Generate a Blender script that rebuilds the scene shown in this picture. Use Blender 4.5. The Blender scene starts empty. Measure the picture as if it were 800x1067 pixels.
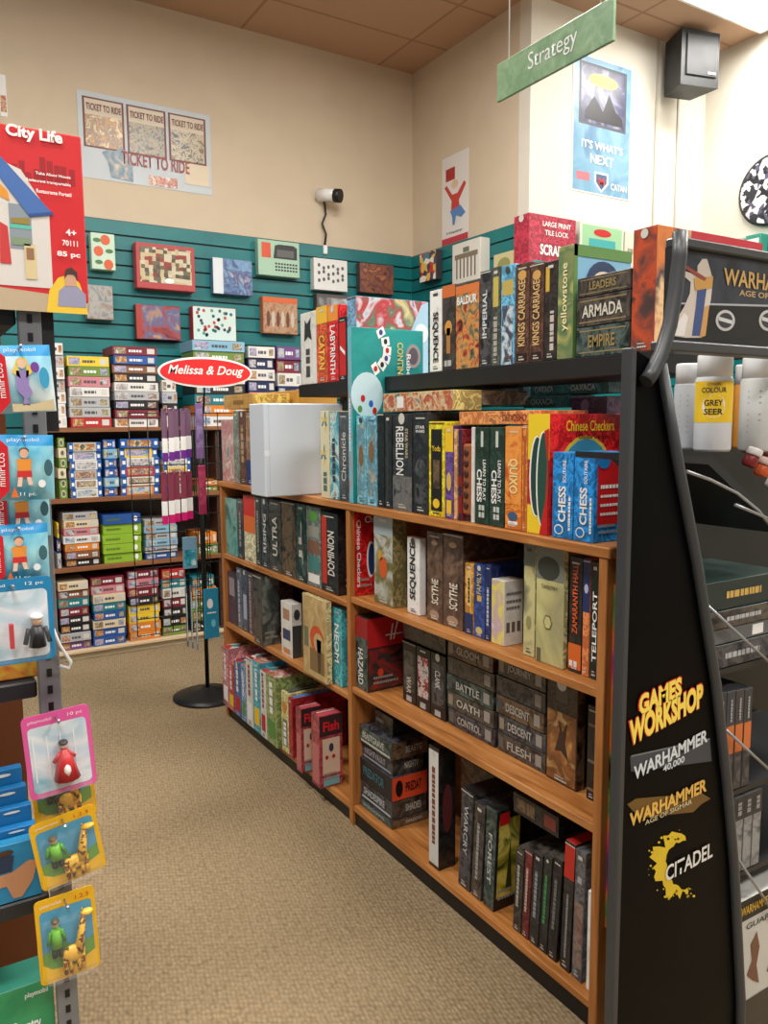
import bpy, bmesh, math, random
from mathutils import Vector, Matrix
rnd = random.Random(7)
C = bpy.context.scene.collection
PI = math.pi

# ------------------------------------------------------------------ camera
FPX, CX, CY, EYE = 825.0, 400.0, 533.5, 1.6
RW = Matrix(((0.8518, 0.0650, -0.5198), (-0.5238, 0.0929, -0.8468), (-0.0070, 0.9936, 0.1129)))
ax = Vector(RW[0]).normalized(); ay = Vector(RW[1]); ay = (ay - ax * ay.dot(ax)).normalized(); az = ax.cross(ay)
RW = Matrix((ax, ay, az))
cd = bpy.data.cameras.new('camera'); cam = bpy.data.objects.new('camera', cd); C.objects.link(cam)
cd.sensor_fit = 'VERTICAL'; cd.sensor_height = 36.0; cd.lens = FPX / 1067.0 * 36.0
cd.clip_start = 0.05; cd.clip_end = 60
cam.matrix_world = Matrix.Translation((0, 0, EYE)) @ RW.to_4x4()
bpy.context.scene.camera = cam

def ray(u, v): return RW @ Vector((u - CX, -(v - CY), -FPX))
def onx(u, v, X): d = ray(u, v) * (X / ray(u, v).x); return Vector((d.x, d.y, d.z + EYE))
def ony(u, v, Y): d = ray(u, v) * (Y / ray(u, v).y); return Vector((d.x, d.y, d.z + EYE))
def onz(u, v, Z): d = ray(u, v); d = d * ((Z - EYE) / d.z); return Vector((d.x, d.y, Z))

# ------------------------------------------------------------------ world, exposure, lamps
sc = bpy.context.scene
sc.view_settings.view_transform = 'Standard'; sc.view_settings.look = 'None'
sc.view_settings.exposure = 0.0; sc.view_settings.gamma = 1.0
sc.view_settings.use_curve_mapping = False
w = bpy.data.worlds.new('world'); sc.world = w; w.use_nodes = True
w.node_tree.nodes['Background'].inputs[0].default_value = (0.93, 0.96, 1.0, 1)
w.node_tree.nodes['Background'].inputs[1].default_value = 0.26
def area(x, y, z, sx, sy, power, col=(1, .97, .92)):
    l = bpy.data.lights.new('ceiling_lamp_light', 'AREA'); l.shape = 'RECTANGLE'; l.size = sx; l.size_y = sy
    l.energy = power; l.color = col
    o = bpy.data.objects.new('ceiling_lamp_light', l); C.objects.link(o); o.location = (x, y, z); return o
LAMPS = [(5.26, 3.68), (2.3, 3.3), (-0.6, 3.3), (5.2, 0.9), (2.3, 0.6), (-0.6, 0.6), (2.3, -1.8), (-0.6, -1.8)]
for i, (lx, ly) in enumerate(LAMPS):
    area(lx, ly, 4.5, 1.15, .55, {0: 34, 3: 120}.get(i, 84))

# ------------------------------------------------------------------ materials
def lin(c):
    r = []
    for k in c[:3]:
        k /= 255.0
        r.append(k / 12.92 if k <= .04045 else ((k + .055) / 1.055) ** 2.4)
    return (*r, 1)
_m = {}
def mat(c, rough=.42, metal=0, emit=0, alpha=1, trans=0, coat=0, spec=.5):
    key = (tuple(c), rough, metal, emit, alpha, trans, coat, spec)
    if key in _m: return _m[key]
    m = bpy.data.materials.new('paint'); m.use_nodes = True
    b = m.node_tree.nodes['Principled BSDF']
    b.inputs['Base Color'].default_value = lin(c); b.inputs['Roughness'].default_value = rough
    b.inputs['Metallic'].default_value = metal; b.inputs['Specular IOR Level'].default_value = spec; b.inputs['Coat Weight'].default_value = coat
    if emit: b.inputs['Emission Color'].default_value = lin(c); b.inputs['Emission Strength'].default_value = emit
    if alpha < 1: b.inputs['Alpha'].default_value = alpha
    if trans: b.inputs['Transmission Weight'].default_value = trans; b.inputs['IOR'].default_value = 1.1
    # faint wear so that no surface is perfectly even
    nt = m.node_tree
    if not emit and alpha == 1 and not trans:
        n = nt.nodes.new('ShaderNodeTexNoise'); n.inputs['Scale'].default_value = 9
        r = nt.nodes.new('ShaderNodeMapRange'); r.inputs[3].default_value = max(.05, rough - .08); r.inputs[4].default_value = rough + .1
        tc = nt.nodes.new('ShaderNodeTexCoord'); nt.links.new(tc.outputs['Object'], n.inputs['Vector'])
        nt.links.new(n.outputs['Fac'], r.inputs[0]); nt.links.new(r.outputs[0], b.inputs['Roughness'])
    _m[key] = m; return m
def art(cols, scale=14, kind='noise', seed=0, rough=.3, stretch=(1, 1, 1), detail=4, lohi=(.3, .7)):
    key = ('art', tuple(cols), scale, kind, seed, stretch, detail, lohi)
    if key in _m: return _m[key]
    m = bpy.data.materials.new('printed_art'); m.use_nodes = True; nt = m.node_tree
    b = nt.nodes['Principled BSDF']; b.inputs['Roughness'].default_value = rough
    tc = nt.nodes.new('ShaderNodeTexCoord'); mp = nt.nodes.new('ShaderNodeMapping')
    mp.inputs['Location'].default_value = (seed * 3.7, seed * 1.3, seed * 2.1); mp.inputs['Scale'].default_value = stretch
    nt.links.new(tc.outputs['Object'], mp.inputs['Vector'])
    cr = nt.nodes.new('ShaderNodeValToRGB')
    if kind == 'cells':
        t = nt.nodes.new('ShaderNodeTexVoronoi'); t.inputs['Scale'].default_value = scale
        sp = nt.nodes.new('ShaderNodeSeparateColor'); nt.links.new(t.outputs['Color'], sp.inputs[0]); out = sp.outputs[0]
        cr.color_ramp.interpolation = 'CONSTANT'; lo, hi = 0, 1
    elif kind == 'bricks':
        t = nt.nodes.new('ShaderNodeTexVoronoi'); t.inputs['Scale'].default_value = scale; t.distance = 'CHEBYCHEV'; t.inputs['Randomness'].default_value = .35
        sp = nt.nodes.new('ShaderNodeSeparateColor'); nt.links.new(t.outputs['Color'], sp.inputs[0]); out = sp.outputs[0]
        cr.color_ramp.interpolation = 'CONSTANT'; lo, hi = 0, 1
    elif kind == 'wood':
        t = nt.nodes.new('ShaderNodeTexNoise'); t.inputs['Scale'].default_value = scale; t.inputs['Detail'].default_value = 5; t.inputs['Distortion'].default_value = .6
        out = t.outputs['Fac']; lo, hi = .3, .7
    else:
        t = nt.nodes.new('ShaderNodeTexNoise'); t.inputs['Scale'].default_value = scale; t.inputs['Detail'].default_value = detail; t.inputs['Distortion'].default_value = 1.2
        out = t.outputs['Fac']; lo, hi = lohi
    nt.links.new(mp.outputs[0], t.inputs['Vector']); nt.links.new(out, cr.inputs[0])
    e = cr.color_ramp.elements; n = len(cols)
    while len(e) < n: e.new(.5)
    for i, c in enumerate(cols):
        e[i].position = lo + (hi - lo) * i / (n if cr.color_ramp.interpolation == 'CONSTANT' else max(1, n - 1)); e[i].color = lin(c)
    nt.links.new(cr.outputs[0], b.inputs['Base Color']); _m[key] = m; return m
def M(c, **k): return c if isinstance(c, bpy.types.Material) else mat(c, **k)

WHITE = (238, 238, 236); BLACK = (14, 14, 16); DARK = (38, 37, 40); RED = (190, 26, 28); YEL = (240, 196, 40)
TEAL = (10, 108, 108); GREY = (120, 122, 126); BLUE = (30, 92, 170); SKY = (96, 178, 214); ORG = (222, 108, 40)
BRN = (82, 56, 42); CREAM = (226, 212, 178); GRN = (86, 140, 66); PUR = (92, 52, 120); PINK = (224, 84, 150); LIME = (150, 186, 60)
WOOD = art([(150, 92, 42), (182, 118, 60), (204, 142, 82)], 5, 'wood', 1, .4, (9, .7, 9))
WOODV = art([(146, 88, 40), (176, 112, 56), (194, 130, 72)], 5, 'wood', 2, .4, (9, 9, .7))
BLKM = mat((13, 13, 15), rough=.45, spec=.25); GRYM = mat((58, 60, 63), rough=.4)
CLEAR = mat((235, 240, 245), rough=.08, alpha=.22)
STEEL = mat((168, 170, 176), rough=.35, metal=.7)

# ------------------------------------------------------------------ mesh helpers
class MB:
    def __init__(s): s.bm = bmesh.new(); s.mats = []
    def mi(s, m):
        m = M(m)
        if m not in s.mats: s.mats.append(m)
        return s.mats.index(m)
    def box(s, x0, x1, y0, y1, z0, z1, m, bev=0, faces=None, mtx=None):
        i = s.mi(m); bm = bmesh.new() if bev else s.bm
        P = [(x0, y0, z0), (x1, y0, z0), (x1, y1, z0), (x0, y1, z0), (x0, y0, z1), (x1, y0, z1), (x1, y1, z1), (x0, y1, z1)]
        vs = [bm.verts.new(mtx @ Vector(p) if mtx else p) for p in P]
        fs = {}
        for k, q in dict(D=(3, 2, 1, 0), T=(4, 5, 6, 7), F=(0, 1, 5, 4), R=(1, 2, 6, 5), B=(2, 3, 7, 6), L=(3, 0, 4, 7)).items():
            f = bm.faces.new([vs[j] for j in q]); f.material_index = s.mi(faces[k]) if faces and k in faces else i; fs[k] = f
        if bev:
            bmesh.ops.bevel(bm, geom=list(bm.edges), offset=bev, segments=1, affect='EDGES', profile=.5)
            me = bpy.data.meshes.new('tmp'); bm.to_mesh(me); bm.free(); s.bm.from_mesh(me); bpy.data.meshes.remove(me)
        return s
    def poly(s, pts, m, flip=False):
        vs = [s.bm.verts.new(p) for p in pts]
        if flip: vs.reverse()
        f = s.bm.faces.new(vs); f.material_index = s.mi(m); return s
    def prism(s, pts, vec, m):
        i = s.mi(m); vec = Vector(vec); a = [s.bm.verts.new(p) for p in pts]; b = [s.bm.verts.new(Vector(p) + vec) for p in pts]; n = len(pts)
        fs = [s.bm.faces.new(list(reversed(a))), s.bm.faces.new(b)]
        for k in range(n): fs.append(s.bm.faces.new((a[k], a[(k + 1) % n], b[(k + 1) % n], b[k])))
        for f in fs: f.material_index = i
        bmesh.ops.recalc_face_normals(s.bm, faces=fs); return s
    def tube(s, pts, r, m, n=8, r2=None):
        i = s.mi(m); pts = [Vector(p) for p in pts]; rings = []
        for k, p in enumerate(pts):
            d = (pts[min(k + 1, len(pts) - 1)] - pts[max(k - 1, 0)]).normalized()
            a = d.orthogonal().normalized() if k == 0 else (a - d * a.dot(d)).normalized()
            b = d.cross(a); rr = r if r2 is None else r + (r2 - r) * k / (len(pts) - 1)
            rings.append([s.bm.verts.new(p + (a * math.cos(2 * PI * j / n) + b * math.sin(2 * PI * j / n)) * rr) for j in range(n)])
        for k in range(len(rings) - 1):
            for j in range(n):
                f = s.bm.faces.new((rings[k][j], rings[k][(j + 1) % n], rings[k + 1][(j + 1) % n], rings[k + 1][j])); f.material_index = i; f.smooth = True
        for q in (list(reversed(rings[0])), rings[-1]): f = s.bm.faces.new(q); f.material_index = i
        return s
    def lathe(s, prof, m, n=24, c=(0, 0, 0), smooth=True):   # profile of (r, z) or (r, z, material) from bottom to top
        rings = []; c = Vector(c)
        for p in prof: rings.append([s.bm.verts.new(c + Vector((p[0] * math.cos(2 * PI * j / n), p[0] * math.sin(2 * PI * j / n), p[1]))) for j in range(n)])
        for k in range(len(rings) - 1):
            i = s.mi(prof[k][2] if len(prof[k]) > 2 else m)
            for j in range(n):
                f = s.bm.faces.new((rings[k][j], rings[k][(j + 1) % n], rings[k + 1][(j + 1) % n], rings[k + 1][j])); f.material_index = i; f.smooth = smooth
        for q, k in ((list(reversed(rings[0])), 0), (rings[-1], -1)): f = s.bm.faces.new(q); f.material_index = s.mi(m)
        return s
    def ball(s, c, r, m, n=10):
        r = r if isinstance(r, tuple) else (r, r, r); k = len(s.bm.faces); i = s.mi(m)
        ret = bmesh.ops.create_uvsphere(s.bm, u_segments=n, v_segments=max(6, n // 2 + 2), radius=1)
        for v in ret['verts']: v.co = Vector((v.co.x * r[0] + c[0], v.co.y * r[1] + c[1], v.co.z * r[2] + c[2]))
        for v in ret['verts']:
            for f in v.link_faces: f.material_index = i; f.smooth = True
        return s
    def build(s, name, parent=None, loc=None):
        me = bpy.data.meshes.new(name); s.bm.to_mesh(me); s.bm.free()
        for m in s.mats: me.materials.append(m)
        o = bpy.data.objects.new(name, me); C.objects.link(o)
        if parent: o.parent = parent
        if loc is not None: o.location = loc
        return o
def empty(name, loc=(0, 0, 0), rz=0):
    o = bpy.data.objects.new(name, None); C.objects.link(o); o.location = loc; o.rotation_euler.z = rz; o.empty_display_size = .05; return o
def tag(o, label, cat, group=None, kind=None):
    o['label'] = label; o['category'] = cat
    if group: o['group'] = group
    if kind: o['kind'] = kind
    return o
def struct(o): o['kind'] = 'structure'; return o

_tm = {}
def text_mesh(s, bold=.0, shear=0):
    key = (s, bold, shear)
    if key in _tm: return _tm[key]
    c = bpy.data.curves.new('lettering', 'FONT'); c.body = s; c.offset = bold; c.shear = shear; c.resolution_u = 3; c.size = 1
    o = bpy.data.objects.new('lettering', c); C.objects.link(o)
    dg = bpy.context.evaluated_depsgraph_get(); me = bpy.data.meshes.new_from_object(o.evaluated_get(dg))
    bpy.data.objects.remove(o)
    xs = [v.co.x for v in me.vertices] or [0, 1]; ys = [v.co.y for v in me.vertices] or [0, 1]
    _tm[key] = (me, min(xs), max(xs), min(ys), max(ys)); return _tm[key]
def put_text(parent, s, c, right, up, w, h, m, name='title', bold=.0, shear=0, warp=None):
    """flat lettering fitted in a w by h field centred at c, baseline along right"""
    me0, x0, x1, y0, y1 = text_mesh(s, bold, shear); me = me0.copy()
    right = Vector(right).normalized(); up = Vector(up).normalized(); c = Vector(c)
    for v in me.vertices:
        a = ((v.co.x - x0) / (x1 - x0) - .5) * w; b = ((v.co.y - y0) / (y1 - y0) - .5) * h
        if warp: a, b = warp(a, b)
        v.co = c + right * a + up * b
    me.materials.clear(); me.materials.append(M(m))
    o = bpy.data.objects.new(name, me); C.objects.link(o); o.parent = parent; return o

FACE = {'L': ((-1, 0, 0), (0, -1, 0), (0, 0, 1)), 'F': ((0, -1, 0), (1, 0, 0), (0, 0, 1)), 'T': ((0, 0, 1), (1, 0, 0), (0, 1, 0)),
        'R': ((1, 0, 0), (0, 1, 0), (0, 0, 1))}
def face_frame(f, dx, dy, dz):
    n, r, u = map(Vector, FACE[f]); S = Vector((dx, dy, dz)); ctr = Vector((0, 0, dz / 2))
    W = abs(r.dot(S)); Hh = abs(u.dot(S)); o = ctr + n * abs(n.dot(S)) / 2 - r * W / 2 - u * Hh / 2
    return o, n, r, u, W, Hh
def add_deco(mb, dims, deco):
    for d in deco:
        o, n, r, u, W, Hh = face_frame(d[1], *dims); lay = .0006
        if d[0] == 'p':
            x0, y0, x1, y1, m = d[2:7]; k = d[7] if len(d) > 7 else 0; e = n * (lay * (1 + k))
            mb.poly([o + r * W * x + u * Hh * y + e for x, y in ((x0, y0), (x1, y0), (x1, y1), (x0, y1))], m)
        elif d[0] == 'e':
            cx, cy, rx, ry, m = d[2:7]; k = d[7] if len(d) > 7 else 1; e = n * (lay * (1 + k))
            mb.poly([o + r * W * (cx + rx * math.cos(t * PI / 10)) + u * Hh * (cy + ry * math.sin(t * PI / 10)) + e for t in range(20)], m)
        elif d[0] == 'g':   # free polygon
            e = n * (lay * (1 + (d[4] if len(d) > 4 else 1)))
            mb.poly([o + r * W * x + u * Hh * y + e for x, y in d[2]], d[3])
        elif d[0] == 's':   # illegible small print: short bars
            x0, y0, x1, y1, m = d[2:7]; e = n * (lay * 2.5); rr = random.Random(int(1e4 * (x0 + y1 + W + Hh)))
            if (x1 - x0) * W > (y1 - y0) * Hh:
                x = x0
                while x < x1:
                    ww = min(x1 - x, rr.uniform(.5, 1.3) * (y1 - y0) * Hh / W)
                    mb.poly([o + r * W * a + u * Hh * b + e for a, b in ((x, y0), (x + ww, y0), (x + ww, y1), (x, y1))], m); x += ww * 1.25
            else:
                y = y0
                while y < y1:
                    ww = min(y1 - y, rr.uniform(.5, 1.3) * (x1 - x0) * W / Hh)
                    mb.poly([o + r * W * a + u * Hh * b + e for a, b in ((x0, y), (x1, y), (x1, y + ww), (x0, y + ww))], m); y += ww * 1.25
def tint(c, i):
    k = sum(c) / 3
    if k > 200: return art([tuple(v * .9 for v in c), c, tuple(min(255, v * 1.03) for v in c)], 16, 'noise', i)
    w1, w2 = (tuple(min(255, v * a_ + b_) for v in c) for a_, b_ in ((1.25, 14), (.9, 26)))
    return art([tuple(v * .62 for v in c), c, tuple(v * .85 for v in c), w1, tuple(v * .75 for v in c), w2], 26, 'noise', i, detail=7, lohi=(.28, .74))
_n = [0]
def game_box(label, x0, x1, y0, y1, z0, z1, col, faces=None, deco=(), text=(), rz=0, lean=0, tip=0, cat='board game', group=None, name='game_box', gap=.0006, bev=.0012, lid=0):
    """a carton; text entries are (face, string, cx, cy, w, h, colour[, rotation quarter turns, boldness])"""
    x0 += gap; x1 -= gap; y0 += gap; y1 -= gap; z1 -= gap
    dx, dy, dz = x1 - x0, y1 - y0, z1 - z0 - .001; z0 += .001
    _n[0] += 1; deco = list(deco)
    if cat == 'board game' and not isinstance(col, bpy.types.Material):
        faces = dict(faces or {}); t_ = tint(col, 200 + _n[0])
        for f_ in 'LFT': faces.setdefault(f_, t_)
        if dz > dy * 2.2 and dy > .02 and len(deco) < 4:
            lc = (206, 204, 196) if sum(col) < 420 else (70, 66, 64)
            deco += [('s', 'L', .3, .03, .7, .045, lc), ('s', 'L', .3, .06, .6, .07, lc), [('p', 'L', .3, .93, .7, .96, lc, 2), ('e', 'L', .5, .95, .16, .16 * dy / dz, lc, 3), ('s', 'L', .2, .94, .8, .955, lc), ('p', 'L', 0, .975, 1, .985, lc, 2)][_n[0] % 4]]
        if dx > .08 and dz > dy: deco += [('s', 'F', .15, .1, .85, .13, (150, 148, 140)), ('s', 'F', .15, .17, .7, .2, (150, 148, 140))]
    mb = MB()
    if lid:   # lift-off lid slightly wider than the tray
        mb.box(-dx / 2 + .0015, dx / 2 - .0015, -dy / 2 + .0015, dy / 2 - .0015, 0, dz * (1 - lid) + .002, col, 0, faces)
        mb.box(-dx / 2, dx / 2, -dy / 2, dy / 2, dz * (1 - lid), dz, col, bev, faces)
    else: mb.box(-dx / 2, dx / 2, -dy / 2, dy / 2, 0, dz, col, bev, faces)
    add_deco(mb, (dx, dy, dz), deco)
    loc = ((x0 + x1) / 2, (y0 + y1) / 2, z0)
    if text:
        root = empty(name, loc); ct = mb.build('carton', root)
        for t in text:
            o, n, r, u, W, Hh = face_frame(t[0], dx, dy, dz); q = t[7] if len(t) > 7 else 0
            rr, uu = [(r, u), (u, -r), (-r, -u), (-u, r)][q]
            put_text(ct, t[1], o + r * W * t[2] + u * Hh * t[3] + n * (.0035 if len(deco) > 12 else .0022), rr, uu, t[4] * (W if q % 2 == 0 else Hh), t[5] * (Hh if q % 2 == 0 else W), t[6], bold=t[8] if len(t) > 8 else .012)
    else: root = mb.build(name, None, loc)
    root.rotation_euler = (lean, tip, rz)
    return tag(root, label, cat, group)

# ------------------------------------------------------------------ the room
YB, XR, YJ, XJ, ZC = 6.0, 4.0, 4.49, 5.92, 4.575
def paint_wall(c, seed):
    m = art([tuple(k * .975 for k in c), c], 2.2, 'noise', seed, .75, detail=2); return m
WALLB = paint_wall((214, 197, 172), 1); WALLW = paint_wall((226, 221, 208), 2)
def carpet():
    m = bpy.data.materials.new('carpet'); m.use_nodes = True; nt = m.node_tree; b = nt.nodes['Principled BSDF']
    b.inputs['Roughness'].default_value = .95
    tc = nt.nodes.new('ShaderNodeTexCoord'); mp = nt.nodes.new('ShaderNodeMapping'); mp.inputs['Scale'].default_value = (1, .62, 1); mp.inputs['Rotation'].default_value = (0, 0, .35)
    nt.links.new(tc.outputs['Object'], mp.inputs[0])
    v = nt.nodes.new('ShaderNodeTexVoronoi'); v.inputs['Scale'].default_value = 82; v.inputs['Randomness'].default_value = .45; nt.links.new(mp.outputs[0], v.inputs['Vector'])
    n = nt.nodes.new('ShaderNodeTexNoise'); n.inputs['Scale'].default_value = 60; n.inputs['Detail'].default_value = 5; nt.links.new(tc.outputs['Object'], n.inputs['Vector'])
    n2 = nt.nodes.new('ShaderNodeTexNoise'); n2.inputs['Scale'].default_value = 1.6; n2.inputs['Detail'].default_value = 3; nt.links.new(tc.outputs['Object'], n2.inputs['Vector'])
    m1 = nt.nodes.new('ShaderNodeMath'); m1.operation = 'MULTIPLY_ADD'; m1.inputs[1].default_value = -.42; m1.inputs[2].default_value = .42; nt.links.new(v.outputs['Distance'], m1.inputs[0])
    m2 = nt.nodes.new('ShaderNodeMath'); m2.operation = 'MULTIPLY_ADD'; m2.inputs[1].default_value = .55; nt.links.new(n.outputs['Fac'], m2.inputs[0]); nt.links.new(m1.outputs[0], m2.inputs[2])
    m3 = nt.nodes.new('ShaderNodeMath'); m3.operation = 'MULTIPLY_ADD'; m3.inputs[1].default_value = .22; nt.links.new(n2.outputs['Fac'], m3.inputs[0]); nt.links.new(m2.outputs[0], m3.inputs[2])
    cr = nt.nodes.new('ShaderNodeValToRGB'); e = cr.color_ramp.elements
    e[0].position = .25; e[0].color = lin((92, 76, 54)); e[1].position = .85; e[1].color = lin((168, 146, 113)); k = e.new(.55); k.color = lin((140, 120, 90))
    nt.links.new(m3.outputs[0], cr.inputs[0]); nt.links.new(cr.outputs[0], b.inputs['Base Color'])
    bp = nt.nodes.new('ShaderNodeBump'); bp.inputs['Strength'].default_value = 1; bp.inputs['Distance'].default_value = .006; bp.invert = True
    nt.links.new(v.outputs['Distance'], bp.inputs['Height']); nt.links.new(bp.outputs[0], b.inputs['Normal']); return m
def ceiling_mat():
    m = bpy.data.materials.new('ceiling_tiles'); m.use_nodes = True; nt = m.node_tree; b = nt.nodes['Principled BSDF']; b.inputs['Roughness'].default_value = .9
    tc = nt.nodes.new('ShaderNodeTexCoord'); br = nt.nodes.new('ShaderNodeTexBrick'); br.offset = 0; br.inputs['Scale'].default_value = 1
    br.inputs['Brick Width'].default_value = 1.22; br.inputs['Row Height'].default_value = .61; br.inputs['Mortar Size'].default_value = .012
    br.inputs['Color1'].default_value = lin((190, 156, 130)); br.inputs['Color2'].default_value = lin((186, 152, 126)); br.inputs['Mortar'].default_value = lin((160, 126, 100))
    nt.links.new(tc.outputs['Object'], br.inputs['Vector']); nt.links.new(br.outputs[0], b.inputs['Base Color']); return m
struct(MB().box(-6, 8, -5, 6.3, -.1, 0, carpet()).build('floor'))
struct(MB().box(-3, 8, -5, 6.3, ZC, ZC + .1, ceiling_mat()).build('ceiling'))
struct(MB().box(-3, XR + .1, YB, YB + .12, 0, ZC, WALLB).build('wall_back'))
struct(MB().box(XR, XR + .12, YJ + .12, YB, 0, ZC, WALLB).build('wall_right'))
struct(MB().box(XR, XJ + .12, YJ, YJ + .12, 0, ZC, WALLW).build('wall_jog'))
struct(MB().box(XJ, XJ + .12, -5, YJ, 0, ZC, WALLW).build('wall_far_right'))
TEALM = art([(12, 108, 112), (16, 120, 122)], 3, 'noise', 5, .4); TEALD = mat((4, 44, 48), rough=.6)
def slat(name, p0, p1, n, z0, z1):   # slatwall from p0 to p1 along a wall whose inward normal is n
    mb = MB(); p0 = Vector((*p0, 0)); p1 = Vector((*p1, 0)); n = Vector((*n, 0))
    def slab(a, b, d0, d1, m):
        q = [p0 + n * d0, p1 + n * d0, p1 + n * d1, p0 + n * d1]; mb.prism([Vector((v.x, v.y, a)) for v in q], (0, 0, b - a), m)
    slab(z0, z1, .001, .012, TEALD); z = z1
    while z > z0 + .02:
        slab(max(z0, z - .098), z - .007, .012, .024, TEALM); z -= .105
    struct(mb.build(name))
slat('trim_1', (-1.5, YB), (XR - .025, YB), (0, -1), .1, 3.045)
slat('trim_2', (XR, YJ), (XR, YB), (-1, 0), .1, 3.045)
slat('trim_3', (XR - .024, YJ), (XJ, YJ), (0, -1), .1, 3.035)
slat('trim_4', (XJ, 0), (XJ, YJ - .03), (-1, 0), .1, 3.035)
sm = MB()
for u in (684, 707): p = ony(u, 80, YJ); sm.box(p.x - .008, p.x + .008, YJ - .012, YJ, 3.04, ZC, (190, 184, 172))
struct(sm.build('trim_5'))
EMIT = mat((255, 252, 244), emit=6)
for i, (lx, ly) in enumerate(LAMPS):
    r = empty('ceiling_light', (lx, ly, ZC - .03))
    f = MB(); f.box(-.61, .61, -.305, -.285, 0, .03, WHITE); f.box(-.61, .61, .285, .305, 0, .03, WHITE); f.box(-.61, -.59, -.285, .285, 0, .03, WHITE); f.box(.59, .61, -.285, .285, 0, .03, WHITE)
    f.build('frame', r); MB().box(-.59, .59, -.285, .285, .01, .025, EMIT).build('diffuser', r)
    tag(r, 'glowing rectangular ceiling light above the ' + ['corner with the black speaker', 'middle of the bookcase', 'left aisle by the back wall', 'far right wall', 'black rack end of the shop', 'left toy rack', 'entrance behind the bookcase end', 'entrance left of the camera'][i], 'ceiling light')

# ------------------------------------------------------------------ central bookcase
XF = 1.46; XB = 1.80; YN, YP, YE = 1.335, 2.64, 4.05
NZ = [.082, .57, .93, 1.293]; FZ = [.078, .53, .905, 1.293]
bc = empty('bookcase', (XF, 2.7, 0)); tag(bc, 'long oak bookcase of game shelves running down the aisle', 'bookcase')
def part(mb, name): o = mb.build(name, bc); o.location = (-XF, -2.7, 0); return o
part(MB().box(XF + .008, XB, YN + .03, YE - .03, 0, .056, BLACK), 'kickboard')  # black, nearly flush: real kick plus the shadow under the bottom shelf
for y0, y1 in ((YN, YN + .028), (YP - .014, YP + .014), (YE - .028, YE)):
    part(MB().box(XF - .004, XB, y0, y1, 0, 1.265, WOODV, .002), 'side_panel')
part(MB().box(XB - .012, XB, YN + .028, YE - .028, .05, 1.264, art([(110, 66, 34), (134, 84, 44)], 5, 'wood', 3, .5, (9, .7, 9))), 'back_panel')
for z in NZ[:3]: part(MB().box(XF, XB - .012, YN + .028, YP - .014, z - .024, z, WOOD, .002), 'shelf')
for z in FZ[:3]: part(MB().box(XF, XB - .012, YP + .014, YE - .028, z - .024, z, WOOD, .002), 'shelf')
part(MB().box(XF - .008, XB + .4, YN - .01, YE + .01, 1.265, 1.293, WOOD, .003), 'top_board')
RZ = 1.77; XU = 1.6
SHM = mat((13, 12, 13), rough=.6)
for ya_, yb_ in ((YN, 2.596), (2.637, 3.35)):
    part(MB().box(XU, 1.85, ya_, yb_, 1.715, RZ, SHM, .002), 'raised_shelf')
    for yy in (ya_, yb_ - .03): part(MB().box(1.815, 1.845, yy, yy + .03, 1.294, 1.714, SHM), 'riser_post')
part(MB().box(1.78, 2.02, YN, 2.59, 1.56, 1.575, (30, 28, 30)), 'riser_ledge')
part(MB().box(1.80, 1.82, YN, 2.59, 1.294, 1.56, (30, 28, 30)), 'ledge_panel')
part(MB().box(XF + .02, XB - .02, YN - .006, YN - .0005, .3, 1.2, art([PUR, (200, 40, 120), ORG, GRN, BLACK], 5, 'noise', 9)), 'end_poster')

def clampy(X, y0, y1, z0):
    if z0 < 1.2 and X < 1.8:
        if (y0 + y1) / 2 < YP: y1 = min(y1, YP - .0165); y0 = max(y0, YN + .0295)
        else: y0 = max(y0, YP + .0165); y1 = min(y1, YE - .0295)
    return y0, y1
def clampz(y0, z0, z1):
    for zs in (NZ if y0 < YP else FZ)[1:]:
        lim = zs - (.028 if zs < 1.29 else .03)
        if z0 < lim: return min(z1, lim)
    return z1
def up(label, u0, u1, vt, z0, col, vm, X=1.475, uf=None, depth=.22, zt=None, **k):
    """upright box whose narrow side faces the aisle between picture columns u0 and u1"""
    y1 = onx(u0, vm, X).y; y0 = onx(u1, vm, X).y; h = onx((u0 + u1) / 2, vt, X).z - z0
    y0, y1 = clampy(X, y0, y1, z0)
    if uf: depth = ony(uf, vm, y0).x - X
    X1 = X + depth
    if z0 < 1.2: X1 = min(X1, 1.786)
    return game_box(label, X, X1, y0, y1, z0, zt or clampz(y0, z0, z0 + h), col, **k)
def flat(label, u0, u1, vt, vb, col, X=1.475, uf=None, depth=.26, z0=None, **k):
    vm = (vt + vb) / 2
    y1 = onx(u0, vm, X).y; y0 = onx(u1, vm, X).y; um = (u0 + u1) / 2
    zt = onx(um, vt, X).z; zb = z0 if z0 is not None else onx(um, vb, X).z
    y0, y1 = clampy(X, y0, y1, zb)
    if uf: depth = ony(uf, vm, y0).x - X
    return game_box(label, X, X + depth if zb > 1.2 else min(X + depth, 1.786), y0, y1, zb, clampz(y0, zb, zt), col, **k)
V = 3   # quarter turns: lettering reading downwards on a spine... 1 reads upwards
dk1 = art([(18, 18, 20), (52, 48, 46), (92, 84, 74), (30, 34, 40)], 22, 'noise', 11); dk2 = art([(16, 16, 20), (40, 44, 54), (86, 84, 88), (24, 22, 24)], 26, 'noise', 12)
dk3 = art([(20, 16, 14), (70, 50, 38), (120, 96, 70), (32, 28, 28)], 20, 'noise', 13); dk4 = art([(14, 18, 18), (36, 58, 56), (90, 104, 98), (20, 22, 24)], 24, 'noise', 14)
fire = art([(40, 20, 16), (150, 50, 22), (222, 130, 50), (60, 26, 20)], 16, 'noise', 15); multi = art([(200, 60, 50), (230, 190, 90), (70, 130, 150), (240, 236, 220), (80, 60, 90)], 22, 'cells', 16)
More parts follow.
